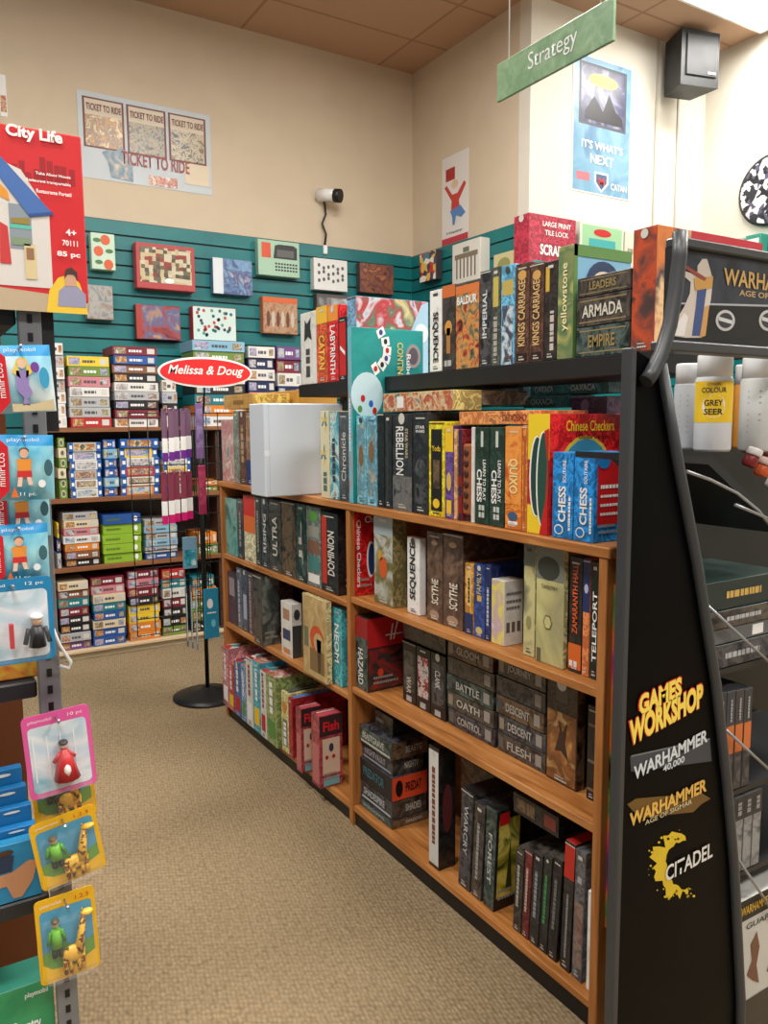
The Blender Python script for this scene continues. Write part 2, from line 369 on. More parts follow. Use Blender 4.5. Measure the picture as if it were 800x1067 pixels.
multi2 = art([(60, 90, 130), (210, 180, 140), (180, 60, 50), (230, 226, 214), (60, 110, 80)], 18, 'noise', 17, lohi=(.25, .75)); sea = art([(20, 90, 110), (60, 160, 180), (200, 226, 220), (30, 70, 90)], 14, 'noise', 18)

# --- near bay, top row (standing on the bookcase top)
Z = 1.293
up('pale blue game box, left of two, standing before the teal card game box', 371.5, 381, 433, Z, (120, 178, 196), 480, deco=[('p', 'L', .1, .1, .9, .9, art([(150, 200, 210), (90, 140, 160), (190, 170, 140)], 20, 'noise', 21)), ('e', 'L', .5, .55, .25, .12, (130, 96, 60), 2)])
up('pale blue game box next to the black boxes and teal card game box', 382, 392, 433, Z, (112, 170, 192), 480, deco=[('p', 'L', .1, .1, .9, .9, art([(140, 194, 208), (84, 134, 156), (190, 170, 140)], 20, 'noise', 22)), ('e', 'L', .5, .6, .25, .12, (130, 96, 60), 2)])
up('thin plain black box right of the two pale blue boxes', 393, 400, 430, Z, (24, 26, 28), 482)
up('thin black box with grey stripe left of the grey space games', 400.5, 408, 431, Z, (34, 34, 38), 482, deco=[('p', 'L', .3, .1, .5, .9, (60, 62, 66))])
up('dark grey space game box with white downward lettering and fighter picture', 409, 429, 431, Z, (44, 44, 48), 484, deco=[('p', 'L', 0, 0, 1, .36, art([(30, 30, 34), (120, 118, 116), (60, 60, 64)], 20, 'noise', 23))], text=[('L', 'REBELLION', .4, .62, .5, .4, WHITE, V), ('L', 'STAR WARS', .75, .7, .3, .14, (200, 190, 150), V)])
up('dark grey game box with white emblem and moon picture on spine', 430, 446, 430, Z, (36, 38, 42), 488, deco=[('e', 'L', .5, .45, .34, .1, art([(90, 92, 96), (30, 32, 36)], 30, 'noise', 24)), ('p', 'L', .15, .1, .85, .3, dk2)], text=[('L', 'STAR', .5, .86, .6, .03, WHITE, 0), ('L', 'WARS', .5, .82, .6, .03, WHITE, 0)])
up('bright yellow framed game box with black panel', 446.5, 463, 439, Z, (232, 196, 34), 492, deco=[('p', 'L', .15, .06, .85, .92, (22, 22, 24)), ('e', 'L', .5, .14, .22, .05, YEL, 2), ('p', 'L', .3, .3, .7, .6, dk3, 1)], text=[('L', 'Yoda', .5, .72, .55, .06, YEL, 0)])
up('narrow yellow and purple game box beside the yellow framed box', 463.5, 472, 443, Z, (92, 62, 128), 492, deco=[('p', 'L', 0, .72, 1, 1, YEL), ('e', 'L', .5, .4, .3, .1, (214, 180, 90)), ('p', 'L', .2, .05, .8, .2, YEL)])
up('light wood board edge before the checkered box', 472.5, 476, 447, Z, (206, 150, 100), 494)
up('red and navy checkered board box behind the wooden pit board', 477, 481, 447, Z, (120, 30, 34), 494, faces={'L': art([(130, 28, 34), (36, 34, 70)], 34, 'bricks', 25)})
mb = MB(); y1 = onx(481.5, 492, 1.475).y; y0 = onx(490, 492, 1.475).y; hh = onx(485, 457, 1.475).z - onx(485, 528, 1.475).z
mb.box(0, .12, -(y1 - y0) / 2, (y1 - y0) / 2, .02, .02 + hh + .01, (150, 84, 48), .006); mb.box(.01, .11, -(y1 - y0) / 2 + .002, (y1 - y0) / 2 - .002, 0, .03, (70, 30, 30))
for k in range(6): mb.ball((-.001, 0, .05 + k * (hh - .04) / 5.2), (.004, (y1 - y0) * .3, .012), (70, 36, 22), 10)
tag(mb.build('mancala_board', None, (1.475, (y0 + y1) / 2, Z + .001)), 'brown wooden pit board with a column of dark hollows', 'board game')
up('white edged thin box left of the two green chess boxes', 490.5, 494, 445, Z, (226, 222, 214), 494)
for a, b, lb in ((494.5, 509, 'dark green chess box with white outlined word, left of a pair'), (509.5, 525, 'dark green chess box with white outlined word, right of a pair')):
    up(lb, a, b, 445, Z, (24, 50, 40), 500, deco=[('p', 'L', .3, .07, .7, .2, (200, 206, 200)), ('p', 'L', .42, .8, .6, .96, (200, 206, 200)), ('p', 'L', .3, .13, .7, .145, (24, 50, 40), 2), ('p', 'L', .48, .07, .52, .2, (24, 50, 40), 2)], text=[('L', 'CHESS', .36, .4, .34, .36, WHITE, V, .03), ('L', 'LEARN TO PLAY', .72, .46, .42, .22, WHITE, V)])
up('orange game box with wooden title and blue oval near its foot', 526, 543, 444, Z, (226, 120, 40), 500, deco=[('p', 'L', 0, .25, 1, 1, art([(196, 80, 30), (240, 160, 70), (230, 130, 50)], 18, 'noise', 26)), ('e', 'L', .5, .13, .3, .045, (60, 90, 130)), ('p', 'L', .2, .05, .8, .08, WHITE)], text=[('L', 'QUIXO', .5, .52, .34, .6, (240, 214, 150), V, .03)])
up('narrow orange wood grained box left of the yellow topped drum spine', 543.5, 549, 443, Z, (214, 122, 56), 500, deco=[('p', 'L', .3, .1, .7, .9, (178, 90, 40))])
cc = [('p', 'L', 0, .62, 1, 1, (238, 206, 40)), ('p', 'L', 0, 0, .8, .24, (238, 206, 40)), ('e', 'L', .42, .48, .34, .34, WHITE, 1), ('e', 'L', .46, .48, .3, .33, (28, 66, 56), 2), ('e', 'L', .72, .46, .3, .4, WHITE, 3), ('e', 'L', .76, .46, .27, .39, (34, 76, 64), 4), ('g', 'L', [(.62, 0), (1, 0), (1, .88), (.8, .86), (.95, .6), (.9, .3)], RED, 5),
      ('e', 'F', .45, .42, .38, .4, (216, 190, 60), 1), ('e', 'F', .45, .42, .34, .37, (60, 140, 170), 2), ('e', 'F', .45, .47, .2, .2, (170, 80, 120), 3), ('e', 'F', .4, .36, .2, .16, (80, 150, 90), 4)]
up('big red Chinese checkers box with yellow title standing behind the blue chess boxes', 549.5, 572, 431, Z, RED, 500, uf=652, deco=cc, text=[('F', 'Chinese Checkers', .5, .9, .62, .09, YEL), ('F', 'Chinese Checkers', .55, .81, .4, .04, (60, 20, 20))])
for a, b, f, lb in ((575, 597, 648, 'bright blue chess box with white sideways lettering, half hidden by its twin'), (597.5, 619, 650, 'bright blue chess box showing its red striped front at the row end')):
    up(lb, a, b, 471, Z, (24, 120, 190), 518, X=1.47, uf=f, deco=[('e', 'L', .35, .1, .22, .06, WHITE), ('e', 'L', .35, .1, .17, .045, (24, 120, 190), 2), ('p', 'F', .1, .2, .95, .97, (196, 30, 34)), ('s', 'F', .2, .6, .9, .64, WHITE), ('s', 'F', .2, .5, .85, .53, WHITE), ('s', 'F', .2, .4, .9, .43, WHITE), ('s', 'F', .2, .3, .8, .33, WHITE), ('e', 'F', .3, .9, .2, .08, (24, 120, 190), 2), ('s', 'L', .8, .1, .9, .5, WHITE)],
       text=[('L', 'CHESS', .5, .4, .42, .36, WHITE, 1, .03), ('L', 'SOLITAIRE', .6, .78, .26, .16, WHITE, 1)])
# lying on the standing boxes
zt = onx(500, 444, 1.475).z + .004
flat('long orange checkers box lying across the green chess boxes', 478, 559, 428, 443, (214, 130, 74), X=1.5, depth=.2, z0=zt, text=[('L', 'CHECKERS', .74, .5, .3, .5, (120, 40, 30), 2)])
flat('mottled yellow and red game box lying on the dark space games', 399, 472, 408, 430, (200, 180, 110), X=1.5, depth=.115, z0=onx(440, 430, 1.475).z + .005, faces={'L': art([(206, 186, 120), (180, 60, 50), (220, 206, 160), (110, 100, 120)], 26, 'noise', 27)}, deco=[('p', 'L', .22, .2, .32, .8, WHITE)])
flat('grey stone patterned game box lying next to the orange checkers box', 473, 502, 407, 427, (150, 140, 120), X=1.62, depth=.2, z0=onx(500, 428, 1.5).z + .02, faces={'L': art([(110, 100, 110), (190, 176, 130), (220, 212, 180)], 40, 'cells', 28)})
# the teal box
yT = 2.6; p0 = ony(366, 340, yT); p1 = ony(441, 343, yT)
ev = [('e', 'F', .62, .12 + .1, .1, .1, WHITE)]
cards = []
for k in range(6):
    t = .25 + k * .27; cx = .02 + .42 * math.cos(PI / 2 - t * 1.0) ; cy = .63 + .0 + .3 * (1 - math.sin(PI / 2 - t * .9) * 0) ;
    a = -PI / 2 + .15 + k * .3; cx = .02 + .46 * math.cos(a + .55); cy = .93 + .17 * math.sin(a + .2) ; ca, sa = math.cos(a + .4), math.sin(a + .4)
    pts = [(cx + (i * .055) * ca - (j * .04) * sa, cy + ((i * .055) * sa + (j * .04) * ca) * .62) for i, j in ((-1, -1), (1, -1), (1, 1), (-1, 1))]
    cards.append(('g', 'F', pts, WHITE, 1 + k * .3)); cards.append(('e', 'F', cx, cy, .025, .016, [RED, BLACK, (60, 60, 140)][k % 3], 4))
game_box('large teal card game box with fan of playing cards and gold sideways title', p0.x, p1.x, yT, yT + .034, Z, p0.z, (34, 150, 150),
    faces={'F': art([(20, 128, 128), (42, 156, 152)], 6, 'noise', 29), 'L': art([(90, 170, 190), (120, 190, 206), (180, 120, 120)], 9, 'noise', 30)},
    deco=cards + [('e', 'F', .85, .85, .11, .07, (150, 140, 140), 2), ('e', 'F', .85, .85, .07, .05, (90, 80, 90), 3), ('e', 'F', .2, .62, .22, .13, (190, 214, 220), 1), ('e', 'F', .14, .6, .03, .02, RED, 3), ('e', 'F', .25, .57, .03, .02, BLUE, 3), ('e', 'F', .3, .53, .03, .02, RED, 3), ('e', 'F', .1, .54, .03, .02, GRN, 3), ('s', 'L', .3, .3, .6, .6, WHITE)],
    text=[('F', 'CONTINENTAL', .66, .76, .33, .085, (206, 190, 110), V, .02), ('F', 'Rubee', .78, .78, .16, .06, WHITE, V)])

# --- near bay, second shelf
Z = NZ[2]
up('red Chinese checkers box with white title at the left of the second shelf', 367, 369.5, 533, Z, RED, 590, X=1.475, uf=391, deco=[('e', 'F', 1.1, .45, .5, .3, (230, 230, 230)), ('e', 'F', 1.12, .45, .42, .25, (40, 60, 110), 2)] [:0] + [('e', 'F', .78, .42, .2, .22, WHITE), ('e', 'F', .82, .42, .17, .19, (40, 60, 110), 2)], text=[('F', 'Chinese Checkers', .2, .5, .8, .2, WHITE, V, .02), ('F', 'Ch', .7, .9, .4, .08, WHITE)])
up('green farm landscape game box with orange vegetables, second shelf', 389.5, 409, 535, Z, (120, 110, 70), 590, uf=424, faces={'L': art([(80, 100, 60), (130, 120, 80), (190, 196, 190), (150, 80, 40)], 11, 'noise', 31)}, deco=[('p', 'L', 0, .78, 1, 1, (168, 184, 190)), ('e', 'L', .5, .42, .22, .12, (206, 90, 34)), ('e', 'L', .35, .55, .12, .06, (206, 150, 50))], X=1.49)
up('narrow white game box with tall black sideways title, second shelf', 424, 437, 560, Z, WHITE, 605, uf=444, text=[('L', 'SEQUENCE', .5, .56, .74, .52, BLACK, 1, .02)], X=1.505)
up('brown mottled game box with pale sideways title, left of its twin', 444.5, 461, 554, Z, (84, 62, 52), 605, faces={'L': art([(54, 40, 36), (96, 72, 60), (130, 104, 88)], 22, 'noise', 32)}, deco=[('e', 'L', .5, .88, .2, .03, (180, 150, 120)), ('e', 'L', .5, .08, .3, .05, (170, 140, 116))], text=[('L', 'SCYTHE', .55, .34, .28, .42, (226, 214, 196), 1, .02)], X=1.505)
up('brown mottled game box with pale sideways title, right of its twin', 461.5, 482, 556, Z, (84, 62, 52), 605, faces={'L': art([(54, 40, 36), (96, 72, 60), (130, 104, 88)], 22, 'noise', 33)}, deco=[('e', 'L', .5, .88, .2, .03, (180, 150, 120)), ('e', 'L', .5, .08, .3, .05, (170, 140, 116))], text=[('L', 'SCYTHE', .55, .34, .28, .42, (226, 214, 196), 1, .02)], X=1.505)
up('narrow orange over navy game box on the second shelf', 484, 493, 587, Z, (196, 140, 60), 625, deco=[('p', 'L', 0, 0, 1, .3, (36, 50, 96)), ('p', 'L', .25, .4, .75, .9, (226, 190, 120)), ('s', 'L', .4, .45, .6, .8, (60, 40, 30))], X=1.505)
up('royal blue game box with gold sideways title, second shelf', 493.5, 505, 588, Z, (40, 64, 128), 628, deco=[('e', 'L', .5, .1, .3, .05, (206, 190, 120)), ('p', 'L', .3, .5, .7, .58, (214, 170, 80))], text=[('L', 'FAMILY', .5, .75, .3, .4, (206, 190, 140), 1)], X=1.505)
up('thin dark blue game box touching the white picture box', 505.5, 511, 588, Z, (30, 44, 96), 628, deco=[('s', 'L', .3, .2, .7, .7, (190, 196, 214))], X=1.505)
up('white game box with yellow fruit picture and small print, second shelf', 511.5, 525, 604, Z, (226, 222, 212), 640, uf=545, depth=.2, faces={'L': art([(226, 222, 214), (196, 170, 180), (230, 216, 90), (190, 200, 190)], 14, 'noise', 34)}, deco=[('s', 'F', .1, .78, .9, .82, (110, 108, 106)), ('s', 'F', .1, .66, .9, .7, (110, 108, 106)), ('s', 'F', .1, .56, .8, .6, (110, 108, 106)), ('p', 'F', .12, .2, .3, .36, (110, 100, 90)), ('p', 'F', .4, .2, .58, .36, (110, 100, 90)), ('p', 'F', .68, .2, .86, .36, (110, 100, 90))], X=1.505)
yel = art([(80, 84, 70), (150, 146, 112), (206, 200, 146), (196, 188, 130)], 5, 'noise', 35, lohi=(.32, .62))
up('pale yellow and charcoal game box, narrower of two on the second shelf', 545, 557, 566, Z, (196, 190, 140), 630, uf=560, faces={'L': yel}, deco=[('p', 'L', 0, .8, 1, 1, (110, 116, 106)), ('e', 'L', .5, .3, .22, .06, (150, 144, 100))], X=1.505)
up('wide pale yellow game box with hexagon emblem and dark tree top', 558, 587, 570, Z, (206, 198, 140), 635, X=1.495, uf=592, faces={'L': art([(214, 208, 150), (196, 190, 130), (160, 156, 120)], 6, 'noise', 36)}, deco=[('p', 'L', 0, .72, 1, 1, (120, 124, 116)), ('e', 'L', .45, .82, .4, .1, (56, 62, 54), 1), ('g', 'L', [(.45 + .17 * math.cos(t * PI / 3), .36 + .07 * math.sin(t * PI / 3)) for t in range(6)], (120, 116, 70), 1), ('g', 'L', [(.45 + .13 * math.cos(t * PI / 3), .36 + .055 * math.sin(t * PI / 3)) for t in range(6)], (206, 198, 140), 2), ('p', 'L', .05, 0, .2, .12, (100, 96, 70))], text=[('L', 'TAPESTRY', .5, .66, .6, .035, (80, 80, 60), 0)])
up('black game box with orange sideways title and orange foot', 592.5, 606, 580, Z, (34, 30, 30), 640, deco=[('p', 'L', 0, .03, 1, .25, ORG), ('p', 'L', .1, .05, .35, .1, WHITE, 1), ('p', 'L', .45, .05, .7, .1, WHITE, 1)], text=[('L', 'ZAMARANTH HALL', .5, .64, .6, .4, (224, 96, 50), 1, .02)], X=1.505)
up('slim orange and navy game box near the right end of the second shelf', 606.5, 614, 582, Z, (214, 116, 66), 645, deco=[('p', 'L', 0, .55, 1, 1, (34, 50, 104)), ('e', 'L', .5, .75, .3, .04, (190, 196, 220), 1)], X=1.505)
up('dark green game box with white sideways letters, last on the second shelf', 614.5, 624, 585, Z, (22, 38, 36), 650, text=[('L', 'TELEPORT', .55, .45, .6, .5, WHITE, 1, .02)], X=1.505)
up('dim grey book box at the back of the second shelf behind the blue boxes', 484, 540, 566, Z, (74, 68, 64), 605, X=1.735, depth=.045, faces={'L': dk3})

# --- near bay, third shelf
Z = NZ[1]
up('dark game box with bright red top and white mark on the third shelf', 369.5, 383, 643, Z, (40, 28, 30), 690, uf=420, faces={'L': dk4}, deco=[('p', 'F', 0, .6, 1, 1, (186, 34, 38)), ('p', 'L', 0, .72, 1, 1, (150, 28, 32)), ('s', 'F', .5, .74, .98, .76, WHITE), ('g', 'F', [(.62, .68), (.66, .68), (.72, .9), (.68, .9)], WHITE, 3), ('g', 'F', [(.7, .68), (.74, .68), (.86, .92), (.82, .92)], WHITE, 3), ('p', 'F', .02, .03, .98, .58, art([(26, 26, 30), (60, 50, 50), (150, 40, 34), (34, 60, 60)], 12, 'noise', 37)), ('e', 'F', .35, .25, .08, .06, (206, 70, 40), 2)], text=[('L', 'HAZARD', .45, .32, .5, .4, (220, 220, 216), V, .02)], X=1.475)
zt3 = onx(440, 675, 1.55).z
for i, (a, b, m, lb) in enumerate(((419.5, 433, dk1, 'black game box with grey beast picture beside the red topped box'), (433.5, 448, None, 'black game box with red and white figure, middle of three upright'), (448.5, 464, dk2, 'black game box with pale rune lettering, right of three upright'))):
    up(lb, a, b, 672, Z, (24, 24, 26), 705, deco=[('p', 'L', .12, .2, .88, .85, m or art([(26, 24, 26), (150, 40, 36), (210, 200, 196), (40, 36, 40)], 34, 'noise', 38)), ('p', 'L', .3, .03, .7, .12, (170, 170, 170), 1)], text=[('L', ['WAR', 'SLAY', 'CLANK'][i], .5, .3 + .15 * i, .28, .35, (200, 198, 190), V)], X=1.55, zt=zt3)
flat('dark lidded game box lying across the three upright black boxes', 419.5, 464, 657, 671, (44, 40, 42), X=1.56, depth=.2, z0=zt3 + .002, lid=.5, faces={'L': dk1})
def stack_rows(u0, u1, v0, v1, n, X, label, depth=.22, z0=None, mats=None, words=None, jit=2):
    out = []; um = (u0 + u1) / 2; zt = onx(um, v0, X).z; zb = z0; h = (zt - zb) / n
    for k in range(n):
        za = zb + k * h; j0 = rnd.uniform(0, jit); j1 = rnd.uniform(0, jit); vm = v1 - (k + .5) * (v1 - v0) / n
        y1 = onx(u0 + j0, vm, X).y; y0 = onx(u1 - j1, vm, X).y; m = mats[k % len(mats)]
        wd = words[k] if words else None
        out.append(game_box(label(n - 1 - k), X + rnd.uniform(0, .006), X + depth, y0, y1, za, za + h, m if isinstance(m, tuple) else (40, 38, 38), faces=None if isinstance(m, tuple) else {'L': m, 'F': m},
            deco=[('p', 'L', .03, .2, .13, .8, [(96, 92, 86), (140, 130, 110), (70, 74, 80)][k % 3]), ('p', 'L', .8, .2, .92, .8, (150, 146, 140))], text=[('L', wd, .47, .5, .5, .45, (176, 172, 164), 0, .02)] if wd else [], lid=.0))
    return out
ORD = ['topmost', 'second from the top', 'third from the top', 'fourth from the top', 'fifth from the top', 'sixth from the top', 'seventh from the top', 'eighth from the top', 'ninth from the top']
stack_rows(465, 515, 674, 778, 5, 1.55, lambda k: f'black battle game box, {ORD[k]} in the left flat stack, third shelf', z0=Z, mats=[dk2, dk1, dk4, dk1, dk3], words=['CONTROL', 'OATH', 'BATTLE', None, 'GLOOM'])
stack_rows(516, 568, 692, 806, 5, 1.55, lambda k: f'black battle game box, {ORD[k]} in the right flat stack, third shelf', z0=Z, mats=[dk1, dk2, dk3, dk2, dk1], words=['FLESH', 'DESCENT', 'DESCENT', None, 'JOURNEY'])
up('tall tan and black game box with map art right of the flat stacks', 569, 601, 707, Z, (52, 42, 36), 770, uf=610, faces={'F': dk3}, deco=[('p', 'L', .03, .02, .97, .68, art([(196, 150, 96), (150, 96, 50), (110, 70, 40), (210, 170, 110)], 14, 'noise', 40)), ('p', 'L', .3, .78, .7, .94, (84, 80, 78)), ('g', 'L', [(.3, .3), (.45, .5), (.4, .62), (.55, .5), (.7, .62), (.62, .42), (.75, .25), (.5, .32)], (60, 40, 30), 2)], X=1.55)
up('black game box with curved bands at the right end, third shelf', 611, 622, 735, Z, (22, 22, 24), 790, deco=[('p', 'L', .1, .1, .9, .13, (120, 100, 80)), ('p', 'L', .1, .4, .9, .43, (110, 96, 80)), ('p', 'L', .1, .78, .9, .81, (130, 110, 90))], X=1.55)

# --- near bay, bottom shelf
Z = NZ[0]
cz = [onx(408, v, 1.487).z for v in (872, 856, 837, 812, 794, 776)]; cz[0] = Z
yc = onx(408, 820, 1.487).y; yl = YP - .017; xr = min(1.78, ony(446, 830, yc).x)
cols = [((40, 44, 46), 'dark box, teal stripe', 'SHADOWS', (30, 100, 110)), ((46, 50, 54), 'black box, silver lettering', 'SHADESPIRE', (180, 186, 190)), ((222, 78, 44), 'orange fronted box', 'PREDATOR', (60, 110, 120)), ((44, 40, 46), 'dark purple grey box', 'NIGHTVAULT', (150, 150, 160)), ((48, 46, 40), 'dark olive box with white title', 'BEASTGRAVE', (190, 190, 180))]
for k in range(5):
    c, nm, wd, tc = cols[k]; off = [0, .004, .002, .012, 0][k]; F = {'L': dk4 if k % 2 == 0 else dk2, 'T': dk2, 'F': c if k == 2 else (dk1 if k % 2 else dk3)}
    if k == 2: F['L'] = (30, 30, 34)
    game_box(f'{nm}, {ORD[4 - k]} in the bottom shelf pile of five', 1.487 + off, xr - off, yc + off, yl - .002, cz[k], cz[k + 1], (40, 40, 42), faces=F, deco=[('e', 'F', .2, .5, .1, .35, BLACK)] if k == 2 else [('p', 'L', .05, .08, .95, .2, tc)], text=[('L', wd, .45, .55, .66, .4, tc if k != 0 else (160, 180, 180), 0, .02), ('F', wd[:6], .6, .5, .45, .4, (40, 20, 20) if k == 2 else (190, 188, 180), 0, .02)])
game_box('small black lidded box resting on top of the piled five', 1.53, 1.66, yc + .06, yl - .05, cz[5], min(.54, cz[5] + .07), (34, 36, 40), faces={'L': dk1}, deco=[('s', 'L', .1, .4, .5, .6, (150, 150, 150))])
up('narrow black game box with white spine strip of red symbols', 446.5, 457, 778, Z, (28, 26, 26), 820, uf=475, deco=[('p', 'L', .03, .03, .97, .97, (216, 214, 208)), ('s', 'L', .35, .2, .65, .85, (120, 60, 60)), ('e', 'F', .5, .5, .3, .2, (90, 40, 40))])
zb = onx(495, 838, 1.5).z
flat('dim brown box at the back under the third shelf boards', 480, 520, 800, 826, (70, 54, 48), X=1.66, depth=.1, z0=Z, faces={'L': dk3})
def leaning(label, u0, u1, vt, col, vm, lean, X=1.487, depth=.24, **k):
    y1 = onx(u0, vm, X).y; y0 = onx(u1, vm, X).y; h = onx((u0 + u1) / 2, vt, X).z - NZ[0] - .012
    o = game_box(label, X, X + depth, y0, y1, NZ[0], NZ[0] + h, col, **k); o.rotation_euler.x = lean
    o.location.z += abs(math.sin(lean)) * (y1 - y0) / 2; return o
leaning('black box with vertical silver title, first of the leaning books', 477, 489, 818, (32, 32, 34), 870, .06, faces={'L': dk2, 'F': dk1}, text=[('L', 'WARCRY', .5, .6, .5, .35, (190, 190, 190), V)])
leaning('grey black box leaning just left of the yellow forest box', 490.5, 501, 832, (46, 46, 50), 885, .06, faces={'L': dk1}, deco=[('s', 'L', .35, .2, .6, .8, (160, 160, 160))])
leaning('black box with glowing yellow forest front and red tab', 503, 514, 836, (24, 28, 26), 895, .05, depth=.1, faces={'L': dk4}, deco=[('p', 'F', .1, .12, .95, .9, art([(60, 66, 24), (196, 176, 60), (226, 206, 100), (90, 110, 30)], 10, 'noise', 41)), ('g', 'F', [(.45, .2), (.7, .2), (.62, .5), (.58, .7), (.52, .5)], (50, 60, 30), 2), ('p', 'F', .1, .85, .5, .97, RED, 2), ('p', 'F', .0, .0, 1, .1, BLACK, 2)], text=[('L', 'FOREST', .5, .5, .5, .35, (200, 200, 200), V)])
xs = 534
for i, (wd, c, lb) in enumerate(((9, (50, 48, 46), 'thin charcoal rulebook box, first after the yellow forest box'), (8, (96, 32, 34), 'thin maroon book box in the leaning row'), (10, (40, 42, 46), 'slate black box right of the maroon one, leaning'), (9, (34, 38, 36), 'black box with green tinted spine print, leaning'), (10, (30, 30, 34), 'plain black box left of the red topped box, leaning'))):
    leaning(lb, xs, xs + wd - .6, 878 + i * 2, c, 930 + i * 9, .05 + .004 * i, deco=[('s', 'L', .3, .3, .6, .8, [(170, 168, 160), (200, 180, 170), (150, 156, 160), (70, 150, 90), (120, 120, 120)][i])], faces={'T': dk1}); xs += wd
leaning('black game box with bright red top band near the shelf end', 583.5, 594, 870, (36, 34, 36), 950, .04, deco=[('p', 'L', 0, .72, 1, .98, (196, 44, 34)), ('s', 'L', .4, .1, .6, .6, (150, 150, 150))], faces={'T': (196, 44, 34)})
leaning('grey game box with maroon picture near the shelf end', 596, 607, 880, (84, 84, 88), 955, .02, deco=[('p', 'L', .1, .1, .9, .6, art([(110, 50, 60), (150, 130, 120), (60, 56, 60)], 16, 'noise', 42)), ('s', 'L', .3, .75, .7, .8, (180, 180, 180))])
up('thin white game board box standing at the very end of the bottom shelf', 611, 616.5, 928, Z, WHITE, 980, X=1.485)
zt = onx(580, 872, 1.487).z + .012
y1 = onx(517, 850, 1.5).y; y0 = onx(606, 872, 1.5).y
o = flat('black lidded box with white label lying on the leaning books', 534, 582, 838, 866, (30, 30, 32), X=1.49, depth=.22, z0=onx(560, 866, 1.487).z + .012, lid=.55, faces={'T': art([(30, 30, 32), (60, 60, 64), (20, 20, 22)], 14, 'noise', 43)}, deco=[('p', 'T', .3, .55, .75, .8, (190, 190, 186)), ('s', 'T', .35, .62, .7, .66, (60, 60, 60)), ('p', 'L', .7, .2, .95, .8, (120, 50, 44)), ('p', 'L', .1, .2, .5, .8, dk3)])

# --- far bay, top row
Z = 1.293
up('pink flower print box in clear wrap at the far end of the bookcase top', 231, 243, 437, Z, (190, 180, 168), 470, faces={'L': art([(120, 150, 140), (214, 190, 180), (190, 120, 120), (230, 220, 210)], 12, 'noise', 45), 'F': art([(120, 150, 140), (214, 190, 180), (190, 120, 120), (230, 220, 210)], 12, 'noise', 46)})
up('grey green box second from the far end of the bookcase top', 243.5, 249, 428, Z, (120, 130, 116), 470)
up('dark brown box with carved spine left of the white box', 249.5, 256, 428, Z, (90, 62, 44), 470, deco=[('s', 'L', .3, .3, .7, .8, (190, 150, 110))])
up('tan over blue game box left of the big white box', 256.5, 264, 430, Z, (150, 110, 80), 475, deco=[('p', 'L', 0, 0, 1, .35, (36, 60, 120))])
yw = 3.02; a = ony(274.5, 420, yw); b = ony(357, 418, yw)
game_box('big plain white blank box jutting out over the aisle', a.x, b.x, yw, yw + .16, Z, a.z, (206, 214, 224), deco=[('p', 'F', -.001, .44, .06, .5, (226, 230, 236)), ('p', 'F', .055, .0, .058, 1, (150, 158, 170))], bev=.004, cat='white box')
az_cols = [(226, 190, 60), (40, 120, 130), (230, 224, 200)]
def star(face, cx, cy, r, k0, W=1.0):
    out = []
    for t in range(8):
        a0 = t * PI / 4; a1 = a0 + PI / 8; a2 = a0 + PI / 4
        out.append(('g', face, [(cx, cy), (cx + r * .5 * math.cos(a0) * W, cy + r * .5 * math.sin(a0)), (cx + r * math.cos(a1) * W, cy + r * math.sin(a1)), (cx + r * .5 * math.cos(a2) * W, cy + r * .5 * math.sin(a2))], az_cols[t % 3], k0))
    return out
up('tile mosaic game box with yellow and teal star shapes, right of white box', 334, 343, 428, Z, (206, 200, 150), 475, faces={'L': (214, 208, 170)}, deco=star('L', .5, .88, .14, 1, 2.6) + star('L', .35, .5, .14, 1, 2.6) + [('s', 'L', .3, .08, .7, .3, (70, 110, 110))])
up('blue grey game box right of the tile mosaic box', 343.5, 353, 429, Z, (96, 116, 126), 475, faces={'L': sea}, deco=[('s', 'L', .3, .2, .6, .7, (40, 50, 60))])
up('dark slate game box with slanting title before the teal box', 353.5, 363, 429, Z, (62, 66, 70), 475, text=[('L', 'Chronicle', .5, .5, .55, .5, (200, 200, 196), 1)])
# boxes lying above them, seen over the white box
zt = onx(250, 428, 1.475).z + .01
flat('wood yellow game box lying flat at the far end of the bookcase', 233, 263, 411, 427, (212, 170, 84), X=1.5, depth=.2, z0=zt, faces={'L': art([(220, 180, 96), (200, 150, 66), (190, 140, 60)], 14, 'noise', 47)}, deco=[('s', 'L', .35, .3, .7, .6, (150, 110, 50))])
flat('wood yellow country game box lying above the big white box', 263, 314, 408, 426, (214, 172, 84), X=1.72, depth=.2, faces={'L': art([(222, 182, 96), (204, 154, 66), (190, 140, 60)], 14, 'noise', 49), 'F': (204, 154, 66)}, text=[('L', 'AUSTRIA', .5, .45, .5, .45, (120, 80, 30), 0, .02)])

# --- far bay, second row
Z = FZ[2]
fb = [(234, 247.5, 519, art([(40, 110, 110), (120, 180, 170), (30, 70, 70)], 10, 'noise', 50), 'teal landscape game box, first on the upper far shelf', None),
 (248, 254, 520, (52, 50, 54), 'thin dark grey box beside the teal landscape box, upper far shelf', None),
 (254.5, 266, 517, None, 'game box fading red to orange to white, upper far shelf', None),
 (266.5, 272, 518, (50, 52, 50), 'thin dark green box with small oval badge, upper far shelf', None),
 (272.5, 280, 519, dk2, 'charcoal box with crumpled silver spine art, upper far shelf', 'RISING'),
 (280.5, 293, 521, dk1, 'grey weathered box with long vertical title, upper far shelf', 'ULTRA'),
 (293.5, 308, 523, dk3, 'brown stone textured box in the middle of the upper far shelf', None),
 (308.5, 319, 525, dk4, 'slate box with white curled script, upper far shelf', 'JL'),
 (319.5, 334, 528, (110, 116, 112), 'grey green box with three picture panels, upper far shelf', None),
 (334.5, 352, 534, (34, 28, 30), 'black and red box with bold white vertical title, upper far shelf', 'DOMINION')]
